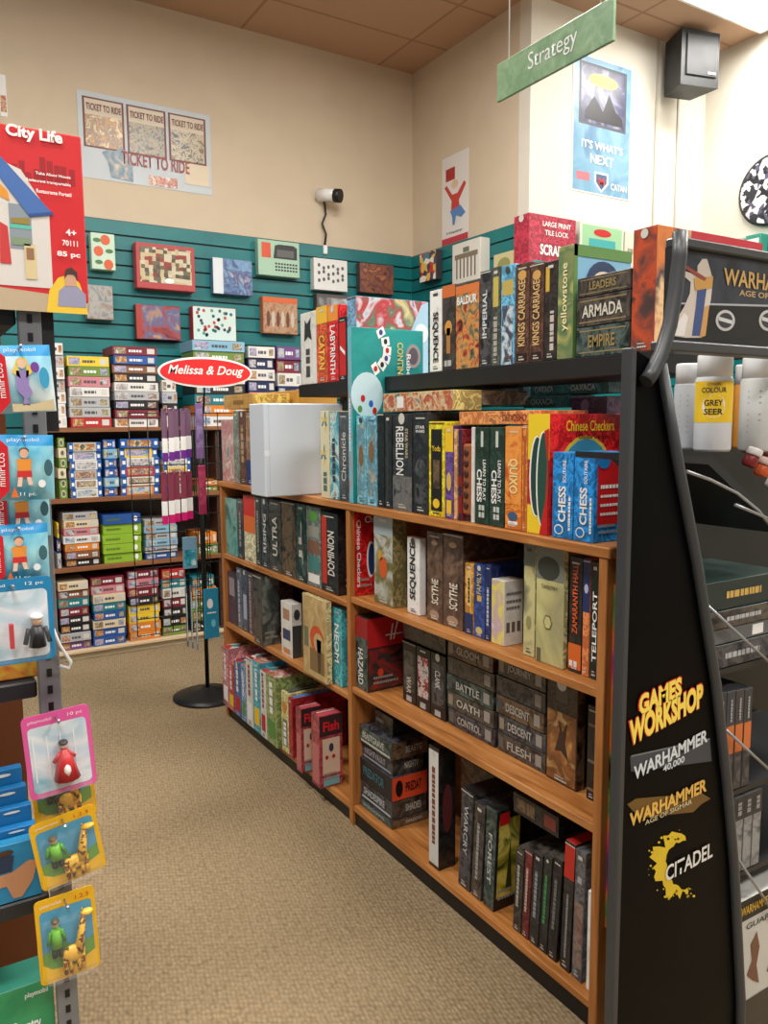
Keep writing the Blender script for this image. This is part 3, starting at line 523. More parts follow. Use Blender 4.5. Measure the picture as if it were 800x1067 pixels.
for i, (u0, u1, vt, m, lb, wd) in enumerate(fb):
    d = []; t = []
    if i == 2: m = (214, 196, 160); d = [('p', 'L', 0, .7, 1, 1, (206, 44, 34)), ('p', 'L', 0, .45, 1, .7, (224, 110, 50))]
    if i == 8: d = [('p', 'L', .1, .05, .9, .16, WHITE), ('p', 'L', .1, .2, .9, .38, (70, 130, 130)), ('p', 'L', .1, .42, .9, .58, (130, 90, 70)), ('p', 'L', .1, .62, .9, .76, (150, 150, 140)), ('e', 'L', .5, .88, .35, .07, (90, 150, 70))]
    if i == 9: d = [('p', 'L', .05, .1, .35, .95, (190, 50, 34))]
    if i in (1, 3): d = [('s', 'L', .3, .2, .6, .8, (150, 150, 146))]
    if wd: t = [('L', wd, .62 if i == 9 else .5, .5, .55, .4, (216, 212, 204), 1, .02)]
    up(lb, u0, u1, vt, Z, m if isinstance(m, tuple) else (60, 58, 56), vt + 50, faces=None if isinstance(m, tuple) else {'L': m, 'F': m}, deco=d, text=t)
# --- far bay, third row
Z = FZ[1]
up('dark plum game box first on the lower far shelf', 234, 246.5, 596, Z, (64, 50, 62), 625, deco=[('p', 'L', .2, .55, .8, .9, (150, 140, 150)), ('p', 'L', .1, .05, .9, .4, (80, 60, 76))])
up('narrow blue grey box second on the lower far shelf', 247, 252, 592, Z, (86, 92, 104), 630, deco=[('s', 'L', .3, .1, .6, .8, (190, 190, 200))])
up('dark box with blue and white spine third on the lower far shelf', 252.5, 258, 594, Z, (60, 66, 86), 630, deco=[('p', 'L', .2, .2, .8, .6, (170, 180, 200))])
up('brown purple box with slanting script fourth on the lower far shelf', 258.5, 264, 597, Z, (74, 60, 64), 632, deco=[('s', 'L', .3, .1, .6, .9, (170, 150, 150))])
up('large black creature game box showing its front on the lower far shelf', 264.5, 273, 600, Z, (30, 32, 32), 650, uf=292, X=1.44, depth=.2, faces={'F': art([(26, 28, 28), (70, 78, 76), (130, 136, 130), (30, 32, 32)], 8, 'noise', 52), 'L': dk1})
up('white game box with small picture panels on the lower far shelf', 293, 304, 628, Z, (222, 220, 214), 660, uf=315, deco=[('p', 'L', .2, .68, .8, .88, (170, 130, 100)), ('p', 'L', .15, .3, .85, .5, (50, 60, 100)), ('p', 'L', .2, .04, .8, .14, (206, 130, 80)), ('e', 'F', .5, .8, .3, .1, (60, 60, 60)), ('p', 'F', .05, .0, .95, .6, (60, 66, 60))])
up('sand coloured wooden looking game box with orange arch on the lower far shelf', 315.5, 340, 622, Z, (206, 182, 132), 665, X=1.44, uf=346, faces={'L': art([(214, 192, 144), (194, 166, 112), (170, 140, 90)], 12, 'noise', 53)}, deco=[('e', 'L', .6, .5, .28, .16, (206, 80, 40)), ('e', 'L', .68, .46, .2, .12, (196, 170, 120), 2), ('p', 'L', .3, .08, .9, .36, (130, 104, 66)), ('g', 'L', [(.66, .1), (.74, .1), (.8, .5), (.6, .5)], (80, 60, 40), 2), ('p', 'L', .05, .35, .25, .6, (110, 116, 90))])
up('turquoise game box with white slanting capitals beside the post', 346.5, 356, 634, Z, (70, 160, 170), 680, text=[('L', 'NEOM', .5, .55, .5, .5, WHITE, V, .02)])
# --- far bay, bottom row
Z = FZ[0]
bl = [(228.5, 238, 674, (196, 130, 136), 'pink and white childrens game box first on the bottom far shelf'), (238.5, 244, 692, (176, 60, 66), 'red spined small game second on the bottom far shelf'), (244.5, 251, 690, (60, 96, 150), 'blue small game box third on the bottom far shelf'), (251.5, 256, 694, (120, 150, 186), 'light blue small game fourth on the bottom far shelf'),
      (256.5, 263, 686, (214, 214, 206), 'white floral small game box on the bottom far shelf'), (263.5, 271, 690, (60, 156, 176), 'turquoise and green small game on the bottom far shelf'), (271.5, 277, 700, (222, 220, 214), 'white spined game with red dots on the bottom far shelf'), (277.5, 288, 704, (130, 146, 88), 'green meadow game box on the bottom far shelf')]
for i, (u0, u1, vt, c, lb) in enumerate(bl):
    up(lb, u0, u1, vt, Z, c, vt + 38, X=1.432, faces={'T': multi2 if i % 2 else multi}, deco=[('p', 'L', .15, .1, .85, .35, [WHITE, YEL, RED, GRN][i % 4]), ('s', 'L', .35, .45, .65, .9, WHITE if i not in (4, 6) else (150, 60, 60)), ('p', 'T', .05, .1, .9, .9, [multi, multi2][i % 2])])
up('cream and olive game box with photo top on the bottom far shelf', 293.5, 300.5, 722, Z, (206, 190, 130), 765, X=1.45, depth=.28, deco=[('p', 'L', .15, .1, .85, .55, (110, 120, 100)), ('s', 'L', .3, .12, .7, .5, WHITE), ('e', 'L', .5, .75, .3, .1, (206, 130, 60)), ('p', 'T', .05, .55, .95, .95, (90, 90, 90)), ('p', 'T', .05, .2, .6, .5, (60, 70, 60))])
up('dark red game box with blue topped lid on the bottom far shelf', 301, 305, 728, Z, (150, 34, 40), 775, X=1.45, depth=.28, deco=[('p', 'T', .05, .1, .95, .9, (90, 130, 190))])
for a_, b_, f_, vt, lb in ((308.5, 314, 324, 738, 'red fish card game box, rear of two at the post'), (324.5, 333, 357, 745, 'red fish card game box, front of two at the post')):
    up(lb, a_, b_, vt, Z, (150, 60, 66), vt + 40, X=1.415, uf=f_ if f_ > 330 else None, depth=.1, deco=[('p', 'L', .1, .05, .9, .6, (190, 110, 110)), ('p', 'F', .12, .18, .88, .68, (226, 200, 176)), ('p', 'F', 0, .72, 1, 1, (60, 40, 44)), ('p', 'F', .15, .02, .85, .14, (120, 180, 190)), ('e', 'F', .5, .55, .1, .06, (60, 60, 90), 2), ('e', 'F', .3, .42, .07, .03, RED, 2), ('e', 'F', .6, .42, .07, .03, RED, 2), ('p', 'T', .05, .1, .95, .5, (206, 80, 90)), ('s', 'T', .1, .6, .9, .7, WHITE)], text=[('F', 'Fish', .5, .85, .7, .14, (224, 40, 50), 0, .03)])

# --- on the raised dark shelf
Z = RZ
U = lambda *a, **k: up(*a, X=k.pop('X', XU + .006), **k)
vm = 350
U('white game box with black animal drawing at the far end of the raised shelf', 313, 329, 325, Z, (226, 224, 216), vm, deco=[('s', 'L', .35, .1, .6, .5, (70, 70, 70)), ('g', 'L', [(.25, .6), (.5, .66), (.75, .6), (.65, .78), (.7, .92), (.45, .84), (.3, .9)], (50, 50, 50))])
U('orange red settlers game box with yellow sun top on raised shelf', 329.5, 341, 319, Z, (196, 80, 44), vm, deco=[('p', 'L', 0, .78, 1, 1, (238, 190, 60))], text=[('L', 'CATAN', .5, .4, .45, .5, (244, 200, 80), V, .02)])
U('bright red maze game box with white title on the raised shelf', 341.5, 352, 318, Z, (200, 34, 36), vm, deco=[('p', 'L', 0, .8, 1, 1, (238, 150, 60))], text=[('L', 'LABYRINTH', .5, .42, .64, .5, WHITE, V, .02)])
U('red game box framed in black on the raised shelf', 352.5, 361, 330, Z, (36, 30, 32), vm, deco=[('p', 'L', .1, .08, .9, .92, (196, 36, 36)), ('g', 'L', [(.2, .5), (.8, .4), (.8, .46), (.2, .56)], WHITE, 1)])
U('large box with fantasy crowd scene and blue sky behind the teal box', 361.5, 371, 309, Z, (110, 150, 180), vm, uf=446, faces={'F': art([(200, 90, 80), (226, 206, 150), (90, 130, 110), (196, 60, 70), (214, 220, 226), (110, 90, 130)], 9, 'noise', 55, detail=8, lohi=(.25, .7))}, deco=[('g', 'F', [(.62, .0), (1, 0), (1, 1), (.9, .95), (.74, .6), (.66, .35)], (170, 206, 230), 1), ('e', 'F', .9, .6, .1, .12, (226, 236, 240), 2)])
U('upright white game box with black sideways title on the raised shelf', 447.5, 460, 302, Z, WHITE, 345, text=[('L', 'SEQUENCE', .5, .42, .62, .5, BLACK, V, .02)], depth=.2)
U('bronze statue fronted black game box on the raised shelf', 460.5, 474, 297, Z, (52, 46, 44), 345, deco=[('e', 'L', .5, .5, .28, .09, (206, 150, 70)), ('p', 'L', .35, .2, .65, .5, (176, 120, 60), 1), ('p', 'L', 0, .86, 1, 1, (206, 110, 50)), ('s', 'L', .2, .05, .8, .12, (180, 180, 180))])
U('warlike red and gold game box with white title across the top', 474.5, 499, 296, Z, (120, 60, 50), 345, uf=501, faces={'L': art([(60, 34, 30), (170, 70, 50), (214, 150, 80), (120, 120, 90), (60, 30, 30)], 22, 'noise', 56)}, deco=[('p', 'L', 0, .9, 1, 1, (216, 120, 60))], text=[('L', 'BALDUR', .5, .82, .84, .1, WHITE, 0, .03)])
U('tall grey robot game box with pale vertical title on the raised shelf', 499.5, 511, 282, Z, (66, 70, 76), 335, faces={'L': dk2}, text=[('L', 'IMPERIAL', .5, .55, .5, .4, (210, 214, 216), 1, .02)])
U('charcoal and yellow game box left of the sky blue one', 511.5, 521, 278, Z, (70, 72, 66), 335, deco=[('p', 'L', .2, .6, .8, .9, (196, 180, 90)), ('s', 'L', .3, .1, .7, .5, (170, 170, 160))])
U('sky blue game box with white giant figures on the raised shelf', 521.5, 536, 276, Z, (90, 160, 196), 330, deco=[('p', 'L', .1, .0, .9, .6, art([(90, 150, 190), (206, 220, 226), (50, 70, 100), (120, 90, 80)], 20, 'noise', 57)), ('p', 'L', .1, .7, .9, .85, (190, 170, 90))])
for a_, b_, lb in ((536.5, 551, 'dark brown carriage game box with gold vertical title, left twin'), (551.5, 566, 'dark brown carriage game box with gold vertical title, right twin')):
    U(lb, a_, b_, 274, Z, (78, 50, 40), 330, deco=[('p', 'L', .1, .02, .9, .1, (40, 24, 20)), ('e', 'L', .5, .88, .3, .05, (206, 160, 90))], text=[('L', 'KINGS CARRIAGE', .5, .5, .66, .5, (214, 180, 120), 1, .02)])
U('black game box with yellow corner left of the green train game', 566.5, 580, 272, Z, (38, 32, 32), 330, deco=[('p', 'L', .1, .7, .4, .95, (206, 170, 60)), ('s', 'L', .5, .1, .8, .5, (200, 190, 180))])
yg = onx(597, 320, XU).y
U('green and yellow river game box with blue mosaic arch front', 580.5, 597, 256, Z, (120, 140, 84), 315, uf=657, faces={'L': art([(130, 140, 90), (90, 120, 80), (190, 186, 110)], 14, 'noise', 58), 'F': (120, 170, 196)}, deco=[('p', 'F', 0, .9, 1, 1, (90, 130, 70), 1), ('p', 'F', 0, 0, .06, 1, (90, 130, 70), 1), ('e', 'F', .5, .68, .3, .2, (40, 60, 90), 2), ('e', 'F', .5, .64, .22, .15, (206, 190, 160), 3), ('e', 'F', .52, .62, .12, .1, (190, 110, 90), 4)], text=[('L', 'yellowstone', .5, .55, .6, .5, (240, 230, 180), 1)])
yA = onx(598, 340, XU).y - .002; yZ = onx(654, 340, XU).y
zz = [RZ, onx(626, 338, XU).z, onx(626, 306, XU).z, onx(626, 285, XU).z]
for k, (t_, lb) in enumerate((('EMPIRE', 'dark faded fleet game box at the bottom of three on the raised shelf'), ('ARMADA', 'dark fleet game box with bold silver capitals, middle of three'), ('LEADERS', 'brown black game box on top of the fleet games'))):
    game_box(lb, XU + .006, XU + .26, yZ, yA, zz[k], zz[k + 1], (46, 44, 42), faces={'L': dk1 if k else dk4, 'F': dk1}, deco=[('p', 'L', .06, .12, .94, .16, (150, 130, 90)), ('p', 'L', .06, .84, .94, .88, (150, 130, 90))], text=[('L', t_, .5, .5, .76 if k == 1 else .5, .42, (210, 206, 190) if k == 1 else (150, 130, 80), 0, .02)])
ya, yb = onx(656, 300, XU).y - .001, onx(681, 300, XU).y
game_box('tall fiery dragon game box with red rear top beside the black rack header', XU + .006, 2.03, yb, ya, RZ, onx(656, 240, XU).z, (150, 40, 40), faces={'L': art([(50, 50, 54), (90, 60, 54), (196, 80, 44), (60, 46, 46)], 9, 'noise', 59), 'F': art([(206, 120, 60), (60, 60, 70), (230, 190, 140), (150, 50, 40)], 7, 'noise', 60), 'T': (170, 30, 44)}, deco=[('p', 'F', .3, .88, 1, 1, (176, 36, 50))])
# lying on the ledge behind the top row
def back(lb, u0, u1, vt, vb, c, txt=None, X=1.87, **k):
    k['z0'] = max(1.577, onx((u0 + u1) / 2, vb, X).z); y0_ = 0
    return flat(lb, u0, u1, vt, vb, c, X=X, depth=.12, text=[('L', t[0], t[1], .5, t[2], .5, (206, 216, 214), 0, .01) for t in (txt or [])], **k)
zL = 1.576
b1 = back('teal town game box lying above its twin on the rear ledge', 552, 634, 398, 411, (50, 112, 120), [('OAXACA', .2, .25), ('OAXACA', .7, .3)])
back('teal town game box lying below its twin on the rear ledge', 546, 594, 412, 425, (62, 120, 124), [('OAXACA', .4, .5)])
back('purple game box with round emblem lying on the rear ledge', 595, 632, 413, 432, (92, 60, 100), deco=[('e', 'L', .4, .5, .12, .35, (170, 140, 180))])
back('blue picture game box lying on top of the rear ledge pile', 600, 650, 392, 397, (70, 110, 160))
back('black game box with white label on the rear ledge', 478, 520, 402, 424, (30, 32, 36), deco=[('p', 'L', .1, .4, .3, .8, (190, 190, 190))])
back('dark teal game box on the rear ledge left of the town games', 521, 545, 398, 424, (40, 60, 64), deco=[('p', 'L', .2, .5, .8, .7, (150, 170, 170))])

# ------------------------------------------------------------------ back wall puzzle shelving
gx0, gx1, gy = .82, 3.75, 5.56
gz = [.07, .64, 1.105, 1.575]
g = empty('wall_shelving', (gx0, gy, 0)); tag(g, 'brown shelving unit along the back wall loaded with puzzle boxes', 'shelving')
def gp(mb, n): o = mb.build(n, g); o.location = (-gx0, -gy, 0)
gp(MB().box(gx0, gx1, gy + .02, YB - .03, 0, .05, (206, 190, 160)), 'kickboard')
gp(MB().box(gx0, gx1, gy - .02, YB - .03, .05, .07, art([(226, 204, 170), (206, 180, 140)], 4, 'wood', 62, .5, (.7, 9, 9)), .002), 'base_shelf')
for z in gz[1:]: gp(MB().box(gx0, gx1, gy, YB - .03, z - .03, z, art([(120, 74, 44), (150, 98, 60)], 4, 'wood', 63, .5, (.7, 9, 9)), .002), 'shelf')
for x in (gx0 - .02, 1.99, 3.0, gx1): gp(MB().box(x, x + .02, gy + .03, YB - .03, .071, 1.544, (66, 44, 34)), 'upright_panel')
gp(MB().box(gx0, gx1, YB - .06, YB - .031, .07, 1.544, (60, 44, 38)), 'back_panel')
puzart = [art(c_, 24, 'noise', 70 + i, lohi=(.3, .68)) for i, c_ in enumerate(([(60, 90, 150), (150, 170, 190), (206, 200, 180), (70, 80, 90)], [(90, 110, 70), (190, 176, 140), (120, 90, 70), (206, 206, 200)], [(170, 80, 60), (214, 180, 140), (110, 70, 70), (190, 190, 196)], [(60, 60, 70), (150, 140, 140), (206, 204, 204), (90, 100, 120)], [(120, 90, 140), (196, 180, 200), (80, 120, 150), (220, 214, 206)], [(206, 150, 70), (150, 90, 60), (226, 206, 160), (90, 90, 80)]))]
def stack(desc, u0, u1, v0, v1, cols, zb, Y=gy + .01, depth=.3, style=0):
    """a pile of puzzle boxes with the front ends facing the room; colours run top to bottom"""
    n = len(cols); zt = ony((u0 + u1) / 2, v0, Y).z; h = (zt - zb) / n; xa = ony(u0, (v0 + v1) / 2, Y).x; xb = ony(u1, (v0 + v1) / 2, Y).x
    for k, (nm, c) in enumerate(reversed(cols)):
        i = n - 1 - k; j = rnd.uniform(0, .012); j3 = rnd.uniform(0, .012); j2 = rnd.uniform(0, .02)
        if style == 1: d = [('p', 'F', .0, .0, .14, 1, BLUE), ('p', 'F', .86, 0, 1, 1, BLUE), ('p', 'F', .18, .15, .8, .85, puzart[(k + n) % 6]), ('p', 'F', .03, .3, .11, .7, WHITE, 2), ('p', 'F', .89, .3, .97, .7, WHITE, 2)]
        elif style == 2: d = [('e', 'F', .5, .5, .3, .38, (206, 200, 180)), ('e', 'F', .5, .5, .2, .25, (90, 100, 70), 2)]
        elif style == 3: d = [('s', 'F', .08, .4, .45, .6, (90, 120, 40)), ('e', 'F', .86, .5, .05, .3, WHITE)]
        else: d = [('p', 'F', .04, .15, .3, .85, puzart[rnd.randrange(6)]), ('s', 'F', .36, .35, .66, .62, WHITE if sum(c) < 420 else (80, 80, 90)), ('p', 'F', .74 + rnd.uniform(0, .06), .2, .94, .8, puzart[rnd.randrange(6)] if rnd.random() < .6 else (206, 204, 200))]
        game_box(f'{nm} puzzle box, {ORD[i] if n > 1 else "alone"} {desc}', xa + j if n > 1 else xa, xb - j3 - .001 if n > 1 else xb, Y + j2, Y + depth, zb + k * h, zb + (k + 1) * h, c, deco=d, cat='puzzle box', group='puzzle boxes on the back wall shelving', name='puzzle_box', gap=.0012)
W_ = ('white', (222, 220, 216)); LG = ('light grey', (176, 178, 180)); BK = ('black', (36, 34, 38)); PK = ('pink', (206, 130, 140)); MR = ('maroon', (120, 30, 50)); YL = ('yellow', (236, 200, 50)); GR = ('green', (110, 140, 60)); LM = ('lime green', (140, 180, 50)); BL = ('blue', (40, 86, 160)); LB = ('light blue', (130, 180, 206)); RD = ('red', (180, 44, 44)); OR = ('orange', (220, 130, 44)); PP = ('purple', (110, 70, 130)); TL = ('teal', (30, 120, 130)); CR = ('cream', (222, 206, 176)); BRb = ('brown', (130, 84, 60)); DB = ('navy', (30, 40, 84))
z = gz[3]
stack('in the leftmost stack, top shelf', 47, 69, 357, 443, [W_, LG, W_, LG, W_, W_, W_], z)
stack('in the yellow topped stack, top shelf', 71, 116, 371, 443, [YL, GR, PK, W_, LG, LG, RD], z)
stack('in the maroon topped stack, top shelf', 118, 166, 361, 443, [MR, BL, BRb, BK, W_, LG, BK, MR, W_], z)
stack('in the narrow stack left of oval sign', 168, 186, 396, 443, [W_, LG, BK, W_], z)
stack('in the stack behind the oval sign', 202, 257, 355, 443, [LB, GR, PP, W_, BK, TL, OR, W_], z)
stack('in the stack right of oval sign', 259, 288, 361, 443, [W_, DB, W_, DB, PK, W_, LG], z)
stack('in the rightmost stack, top shelf', 289, 315, 361, 443, [PP, MR, W_, DB, RD, LG], z)
z = gz[2]
stack('in the narrow olive column, second shelf', 60, 71, 456, 518, [GR, CR, GR, CR, GR, GR], z, style=2)
stack('in the blue cornered stack, second shelf', 72, 107, 461, 518, [LG, W_, W_, LG, W_, W_], z, style=1)
stack('in the blue column, second shelf', 108, 124, 458, 518, [BL, LB, BL, BL, LB, BL], z)
stack('in the colourful stack, second shelf', 125, 167, 457, 517, [BL, YL, W_, RD, W_, OR], z, style=1)
stack('in the stack behind magenta packets', 169, 200, 460, 517, [W_, BL, W_, YL, RD, W_], z, style=1)
z = gz[1]
stack('in the narrow left end pile, third shelf', 59, 64, 545, 590, [YL, DB, LG], z)
stack('in the striped orange stack, third shelf', 66, 105, 534, 590, [LG, CR, PK, W_, OR, BRb, BK], z)
stack('in the lime stack, third shelf', 107, 149, 536, 588, [BL, LM, LM, LM, LM], z, style=3)
stack('in the stack right of the lime boxes', 151, 186, 541, 583, [LG, LB, LG, LB, LG, BL], z)
z = gz[0]
stack('in the first stack, bottom shelf', 61, 95, 606, 676, [CR, BRb, TL, MR, BK, BK, LG, PP], z)
stack('in the pink topped stack, bottom shelf', 96, 132, 601, 672, [MR, PK, CR, TL, BL, CR, BL, BL], z)
stack('in the maroon over yellow stack, bottom shelf', 134, 168, 594, 668, [MR, PK, MR, BK, YL, YL, OR, OR], z)
stack('in the rightmost open stack, bottom shelf', 169, 196, 593, 663, [RD, TL, W_, MR, BK, BK, GR], z)
z = gz[1]; stack('in the pair behind the spinner, third shelf', 206, 228, 555, 585, [OR, GR], z)
z = gz[2]; stack('in the pair behind the spinner, second shelf', 206, 228, 500, 514, [OR, GR], z)
stack('in the pile behind the spinner, bottom shelf', 200, 226, 600, 662, [TL, OR, GR, GR, BK], gz[0])

# boxes displayed on the slatwall
def wallbox(lb, u0, v0, u1, v1, c, art_, Y=YB - .024, d=.07, deco=(), side=None, cat='puzzle box', nm='puzzle_box'):
    Yf = Y - d; a = ony(u0, (v0 + v1) / 2, Yf); b = ony(u1, (v0 + v1) / 2, Yf); um = (u0 + u1) / 2
    return game_box(lb, a.x, b.x, Yf, Y - .002, ony(um, v1, Yf).z, ony(um, v0, Yf).z, c, faces={'F': art_, 'L': side or c} if art_ else None, deco=list(deco), cat=cat, name=nm, bev=.003)
fr = [('e', 'F', x, y, .2, .14, (214, 90, 40)) for x, y in ((.6, .82), (.3, .5), (.7, .15))] + [('e', 'F', x, y, .16, .06, (70, 120, 60), 1.5) for x, y in ((.25, .8), (.75, .52), (.3, .2))]
wallbox('mint box with orange fruit print on teal slatwall', 95, 243, 120, 281, (190, 214, 190), (196, 220, 200), deco=fr)
wallbox('clear wrapped grey picture box half hidden behind the red house box', 90, 297, 118, 333, (130, 136, 140), art([(90, 96, 110), (170, 170, 166), (140, 110, 90)], 10, 'noise', 80))
bk = [('p', 'F', .06, .14, .94, .92, art([(90, 80, 66), (196, 180, 140), (150, 60, 56), (110, 100, 80), (206, 196, 170)], 36, 'bricks', 81)), ('e', 'F', .55, .2, .08, .06, WHITE, 2)]
wallbox('large dusty red puzzle box with grid of old labels on slatwall', 142, 255, 203, 302, (186, 70, 74), (178, 66, 66), deco=bk, d=.09)
wallbox('blue box with white left band and dancing figures on slatwall', 222, 270, 263, 307, (90, 130, 170), art([(80, 110, 160), (120, 160, 196), (70, 80, 130), (190, 190, 200)], 9, 'noise', 82), deco=[('p', 'F', .0, 0, .25, 1, (216, 222, 226))])
tw = [('p', 'F', .08, .5, .3, .92, (214, 84, 50)), ('g', 'F', [(.36, .5), (.4, .86), (.5, .9), (.85, .9), (.94, .84), (.94, .5)], (40, 40, 44)), ('p', 'F', .45, .55, .86, .75, (90, 90, 90), 2)] + [('p', 'F', .4 + i * .07, .15 + j * .09, .45 + i * .07, .2 + j * .09, (40, 40, 44)) for i in range(8) for j in range(3)]
wallbox('mint puzzle box with black typewriter and orange square', 269, 251, 312, 288, (160, 196, 170), (166, 200, 176), deco=tw)
wallbox('dark puzzle box with rainbow swirl and red left band on slatwall', 142, 318, 188, 354, (110, 50, 50), art([(60, 50, 80), (170, 70, 60), (90, 110, 150), (206, 150, 90)], 8, 'noise', 84), deco=[('p', 'F', 0, 0, .12, 1, (170, 60, 50))])
sp = [('e', 'F', .1 + .8 * rnd.random(), .1 + .8 * rnd.random(), .035, .05, rnd.choice([(40, 100, 110), (190, 70, 60), (60, 60, 70), (90, 150, 130)])) for _ in range(34)]
wallbox('pale puzzle box scattered with small teal doodles and a red side', 201, 320, 246, 355, (190, 30, 46), (206, 222, 216), deco=sp, side=(180, 26, 40), d=.09)
hs = [('p', 'F', 0, .85, 1, 1, (214, 100, 50))] + [('e', 'F', .15 + i * .14, .4, .05, .22, (196, 186, 170) if i % 2 else (110, 60, 40)) for i in range(6)]
wallbox('orange brown puzzle box with row of running horses', 274, 310, 310, 348, (196, 110, 70), art([(150, 96, 66), (190, 150, 116), (120, 90, 80)], 12, 'noise', 85), deco=hs)
bd = [('e', 'F', .15 + .14 * i, .3 + .2 * j + .04 * ((i * 7 + j) % 3), .04, .06, (90, 90, 90)) for i in range(6) for j in range(3)]
wallbox('white puzzle box with rows of small grey birds below the camera', 327, 270, 362, 303, (222, 222, 220), (226, 226, 224), deco=bd)
wallbox('dark bronze fantasy puzzle box at the right of the slatwall', 375, 275, 410, 306, (80, 60, 54), art([(60, 44, 50), (150, 90, 60), (90, 60, 70), (214, 130, 60)], 9, 'noise', 86))
wallbox('grey horizontal photo puzzle standing above the raised game shelf', 330, 307, 371, 345, (70, 60, 56), (90, 84, 80), deco=[('p', 'F', .05, .05, .95, .9, art([(150, 150, 150), (90, 86, 90), (200, 200, 200)], 7, 'noise', 87))])
# right wall (plane x = XR) and jog wall
def sidebox(lb, u0, v0, u1, v1, c, art_, d=.07, **k):
    X = XR - .024; Xf = X - d; y1 = onx(u0, (v0 + v1) / 2, Xf).y; y0 = onx(u1, (v0 + v1) / 2, Xf).y; um = (u0 + u1) / 2
    return game_box(lb, Xf, X - .002, y0, y1, onx(um, v1, Xf).z, onx(um, v0, Xf).z, c, faces={'L': art_, 'F': c}, cat='puzzle box', name='puzzle_box', bev=.003, **k)
sidebox('small multicoloured collage puzzle beside the wall corner', 437, 262, 454, 293, (60, 56, 60), multi)
gate = [('p', 'L', .15 + i * .13, .12, .2 + i * .13, .6, (110, 100, 84)) for i in range(6)] + [('p', 'L', .1, .6, .92, .72, (130, 116, 96), 1), ('p', 'L', .4, .74, .62, .86, (110, 110, 100), 1)]
sidebox('large white puzzle box with columned gate monument, right wall', 471, 251, 500, 294, (214, 210, 200), (222, 218, 210), deco=gate, d=.1)
sidebox('small cream and yellow puzzle box right of the gate monument', 514, 263, 536, 288, (214, 200, 130), (206, 196, 150), deco=[('e', 'L', .5, .5, .3, .3, (150, 150, 90))])
game_box('dark red large print crossword tile game standing against the teal slatwall', ony(551, 250, 4.3).x, ony(600, 250, 4.3).x, 4.3, 4.462, ony(575, 300, 4.3).z, ony(575, 225, 4.3).z, (160, 36, 60), deco=[('p', 'F', .1, .0, 1, .36, (40, 130, 130)), ('p', 'F', .22, .42, .96, .62, (150, 30, 54), 1)], text=[('F', 'SCRABBLE', .58, .52, .7, .15, WHITE, 0, .03), ('F', 'LARGE PRINT', .58, .88, .6, .07, WHITE), ('F', 'TILE LOCK', .58, .76, .5, .07, WHITE)], cat='board game', bev=.004)
a0 = ony(604, 250, 4.34); a1 = ony(650, 250, 4.34)
game_box('white and green kids activity box with red oval right of the crossword game', a0.x, a1.x, 4.34, 4.462, ony(627, 300, 4.34).z, ony(627, 233, 4.34).z, (206, 216, 200), deco=[('p', 'F', .05, .55, .95, .95, (150, 196, 150)), ('e', 'F', .5, .85, .2, .06, RED, 2), ('p', 'F', .2, .5, .8, .75, (60, 160, 160), 1), ('p', 'F', .25, .1, .7, .4, (206, 170, 90))], cat='toy box', bev=.004)
a0 = ony(653, 250, 4.34); a1 = ony(668, 250, 4.34)
game_box('narrow cream box at the end of the jog wall row', a0.x, a1.x, 4.36, 4.462, ony(660, 300, 4.34).z, ony(660, 241, 4.34).z, (216, 208, 190), deco=[('s', 'F', .2, .6, .8, .7, (150, 140, 120))], cat='toy box', bev=.004)
for i, (u0, u1, v0, c, lb) in enumerate(((759, 773, 250, (190, 186, 180), 'white box with red picture on the far right wall'), (776, 792, 246, (60, 150, 130), 'green and white box next to the screen edge on the far right wall'))):
    X = XJ - .03; y1 = onx(u0, 255, X - .1).y; y0 = onx(u1, 255, X - .1).y
    game_box(lb, X - .1, X, y0, y1, 2.7, onx(u0, v0, X - .1).z, c, deco=[('p', 'L', .1, .5, .9, .9, (190, 50, 60) if i == 0 else WHITE)], cat='toy box', bev=.004)

# ------------------------------------------------------------------ posters, camera, speaker, round plaque, sign
def poster(label, P, right, up_, w, h, deco, texts, base=WHITE, cat='poster', thick=.003):
    r = empty('poster', P); right = Vector(right); up_ = Vector(up_); n = right.cross(up_)
    mb = MB(); c = [(-w / 2, 0), (w / 2, 0), (w / 2, h), (-w / 2, h)]
    mb.prism([right * a + up_ * b for a, b in c], n * thick, base)
    for d in deco:
        k = d[-1] * .0006 + thick
        if d[0] == 'p': mb.poly([right * w * (x - .5) + up_ * h * y + n * k for x, y in ((d[1], d[2]), (d[3], d[2]), (d[3], d[4]), (d[1], d[4]))], d[5])
        elif d[0] == 'e': mb.poly([right * w * (d[1] + d[3] * math.cos(t * PI / 12) - .5) + up_ * h * (d[2] + d[4] * math.sin(t * PI / 12)) + n * k for t in range(24)], d[5])
        elif d[0] == 'g': mb.poly([right * w * (x - .5) + up_ * h * y + n * k for x, y in d[1]], d[2])
    mb.build('sheet', r)
    for s, cx, cy, tw_, th_, col in texts:
        put_text(r, s, right * w * (cx - .5) + up_ * h * cy + n * (thick + .0042), right, up_, w * tw_, h * th_, col, bold=.02)
    return tag(r, label, cat)
pa = ony(80, 107, YB); pb = ony(221, 207, YB); ph = ony(150, 122, YB).z - ony(150, 198, YB).z
tr = []; trt = []
for i in range(3):
    x0 = .035 + i * .315
    tr += [('p', x0, .36, x0 + .295, .94, (110, 44, 44), 1), ('p', x0 + .015, .38, x0 + .28, .92, (214, 200, 178), 2), ('p', x0 + .015, .38, x0 + .28, .74, art([[(196, 140, 70), (120, 90, 60), (226, 196, 140)], [(80, 90, 100), (170, 150, 110), (60, 60, 60)], [(120, 100, 70), (206, 190, 160), (60, 70, 80)]][i], 20, 'noise', 90 + i, detail=9, lohi=(.38, .62)), 3)]
    trt.append(('TICKET TO RIDE', x0 + .15, .83, .25, .08, (110, 40, 30)))
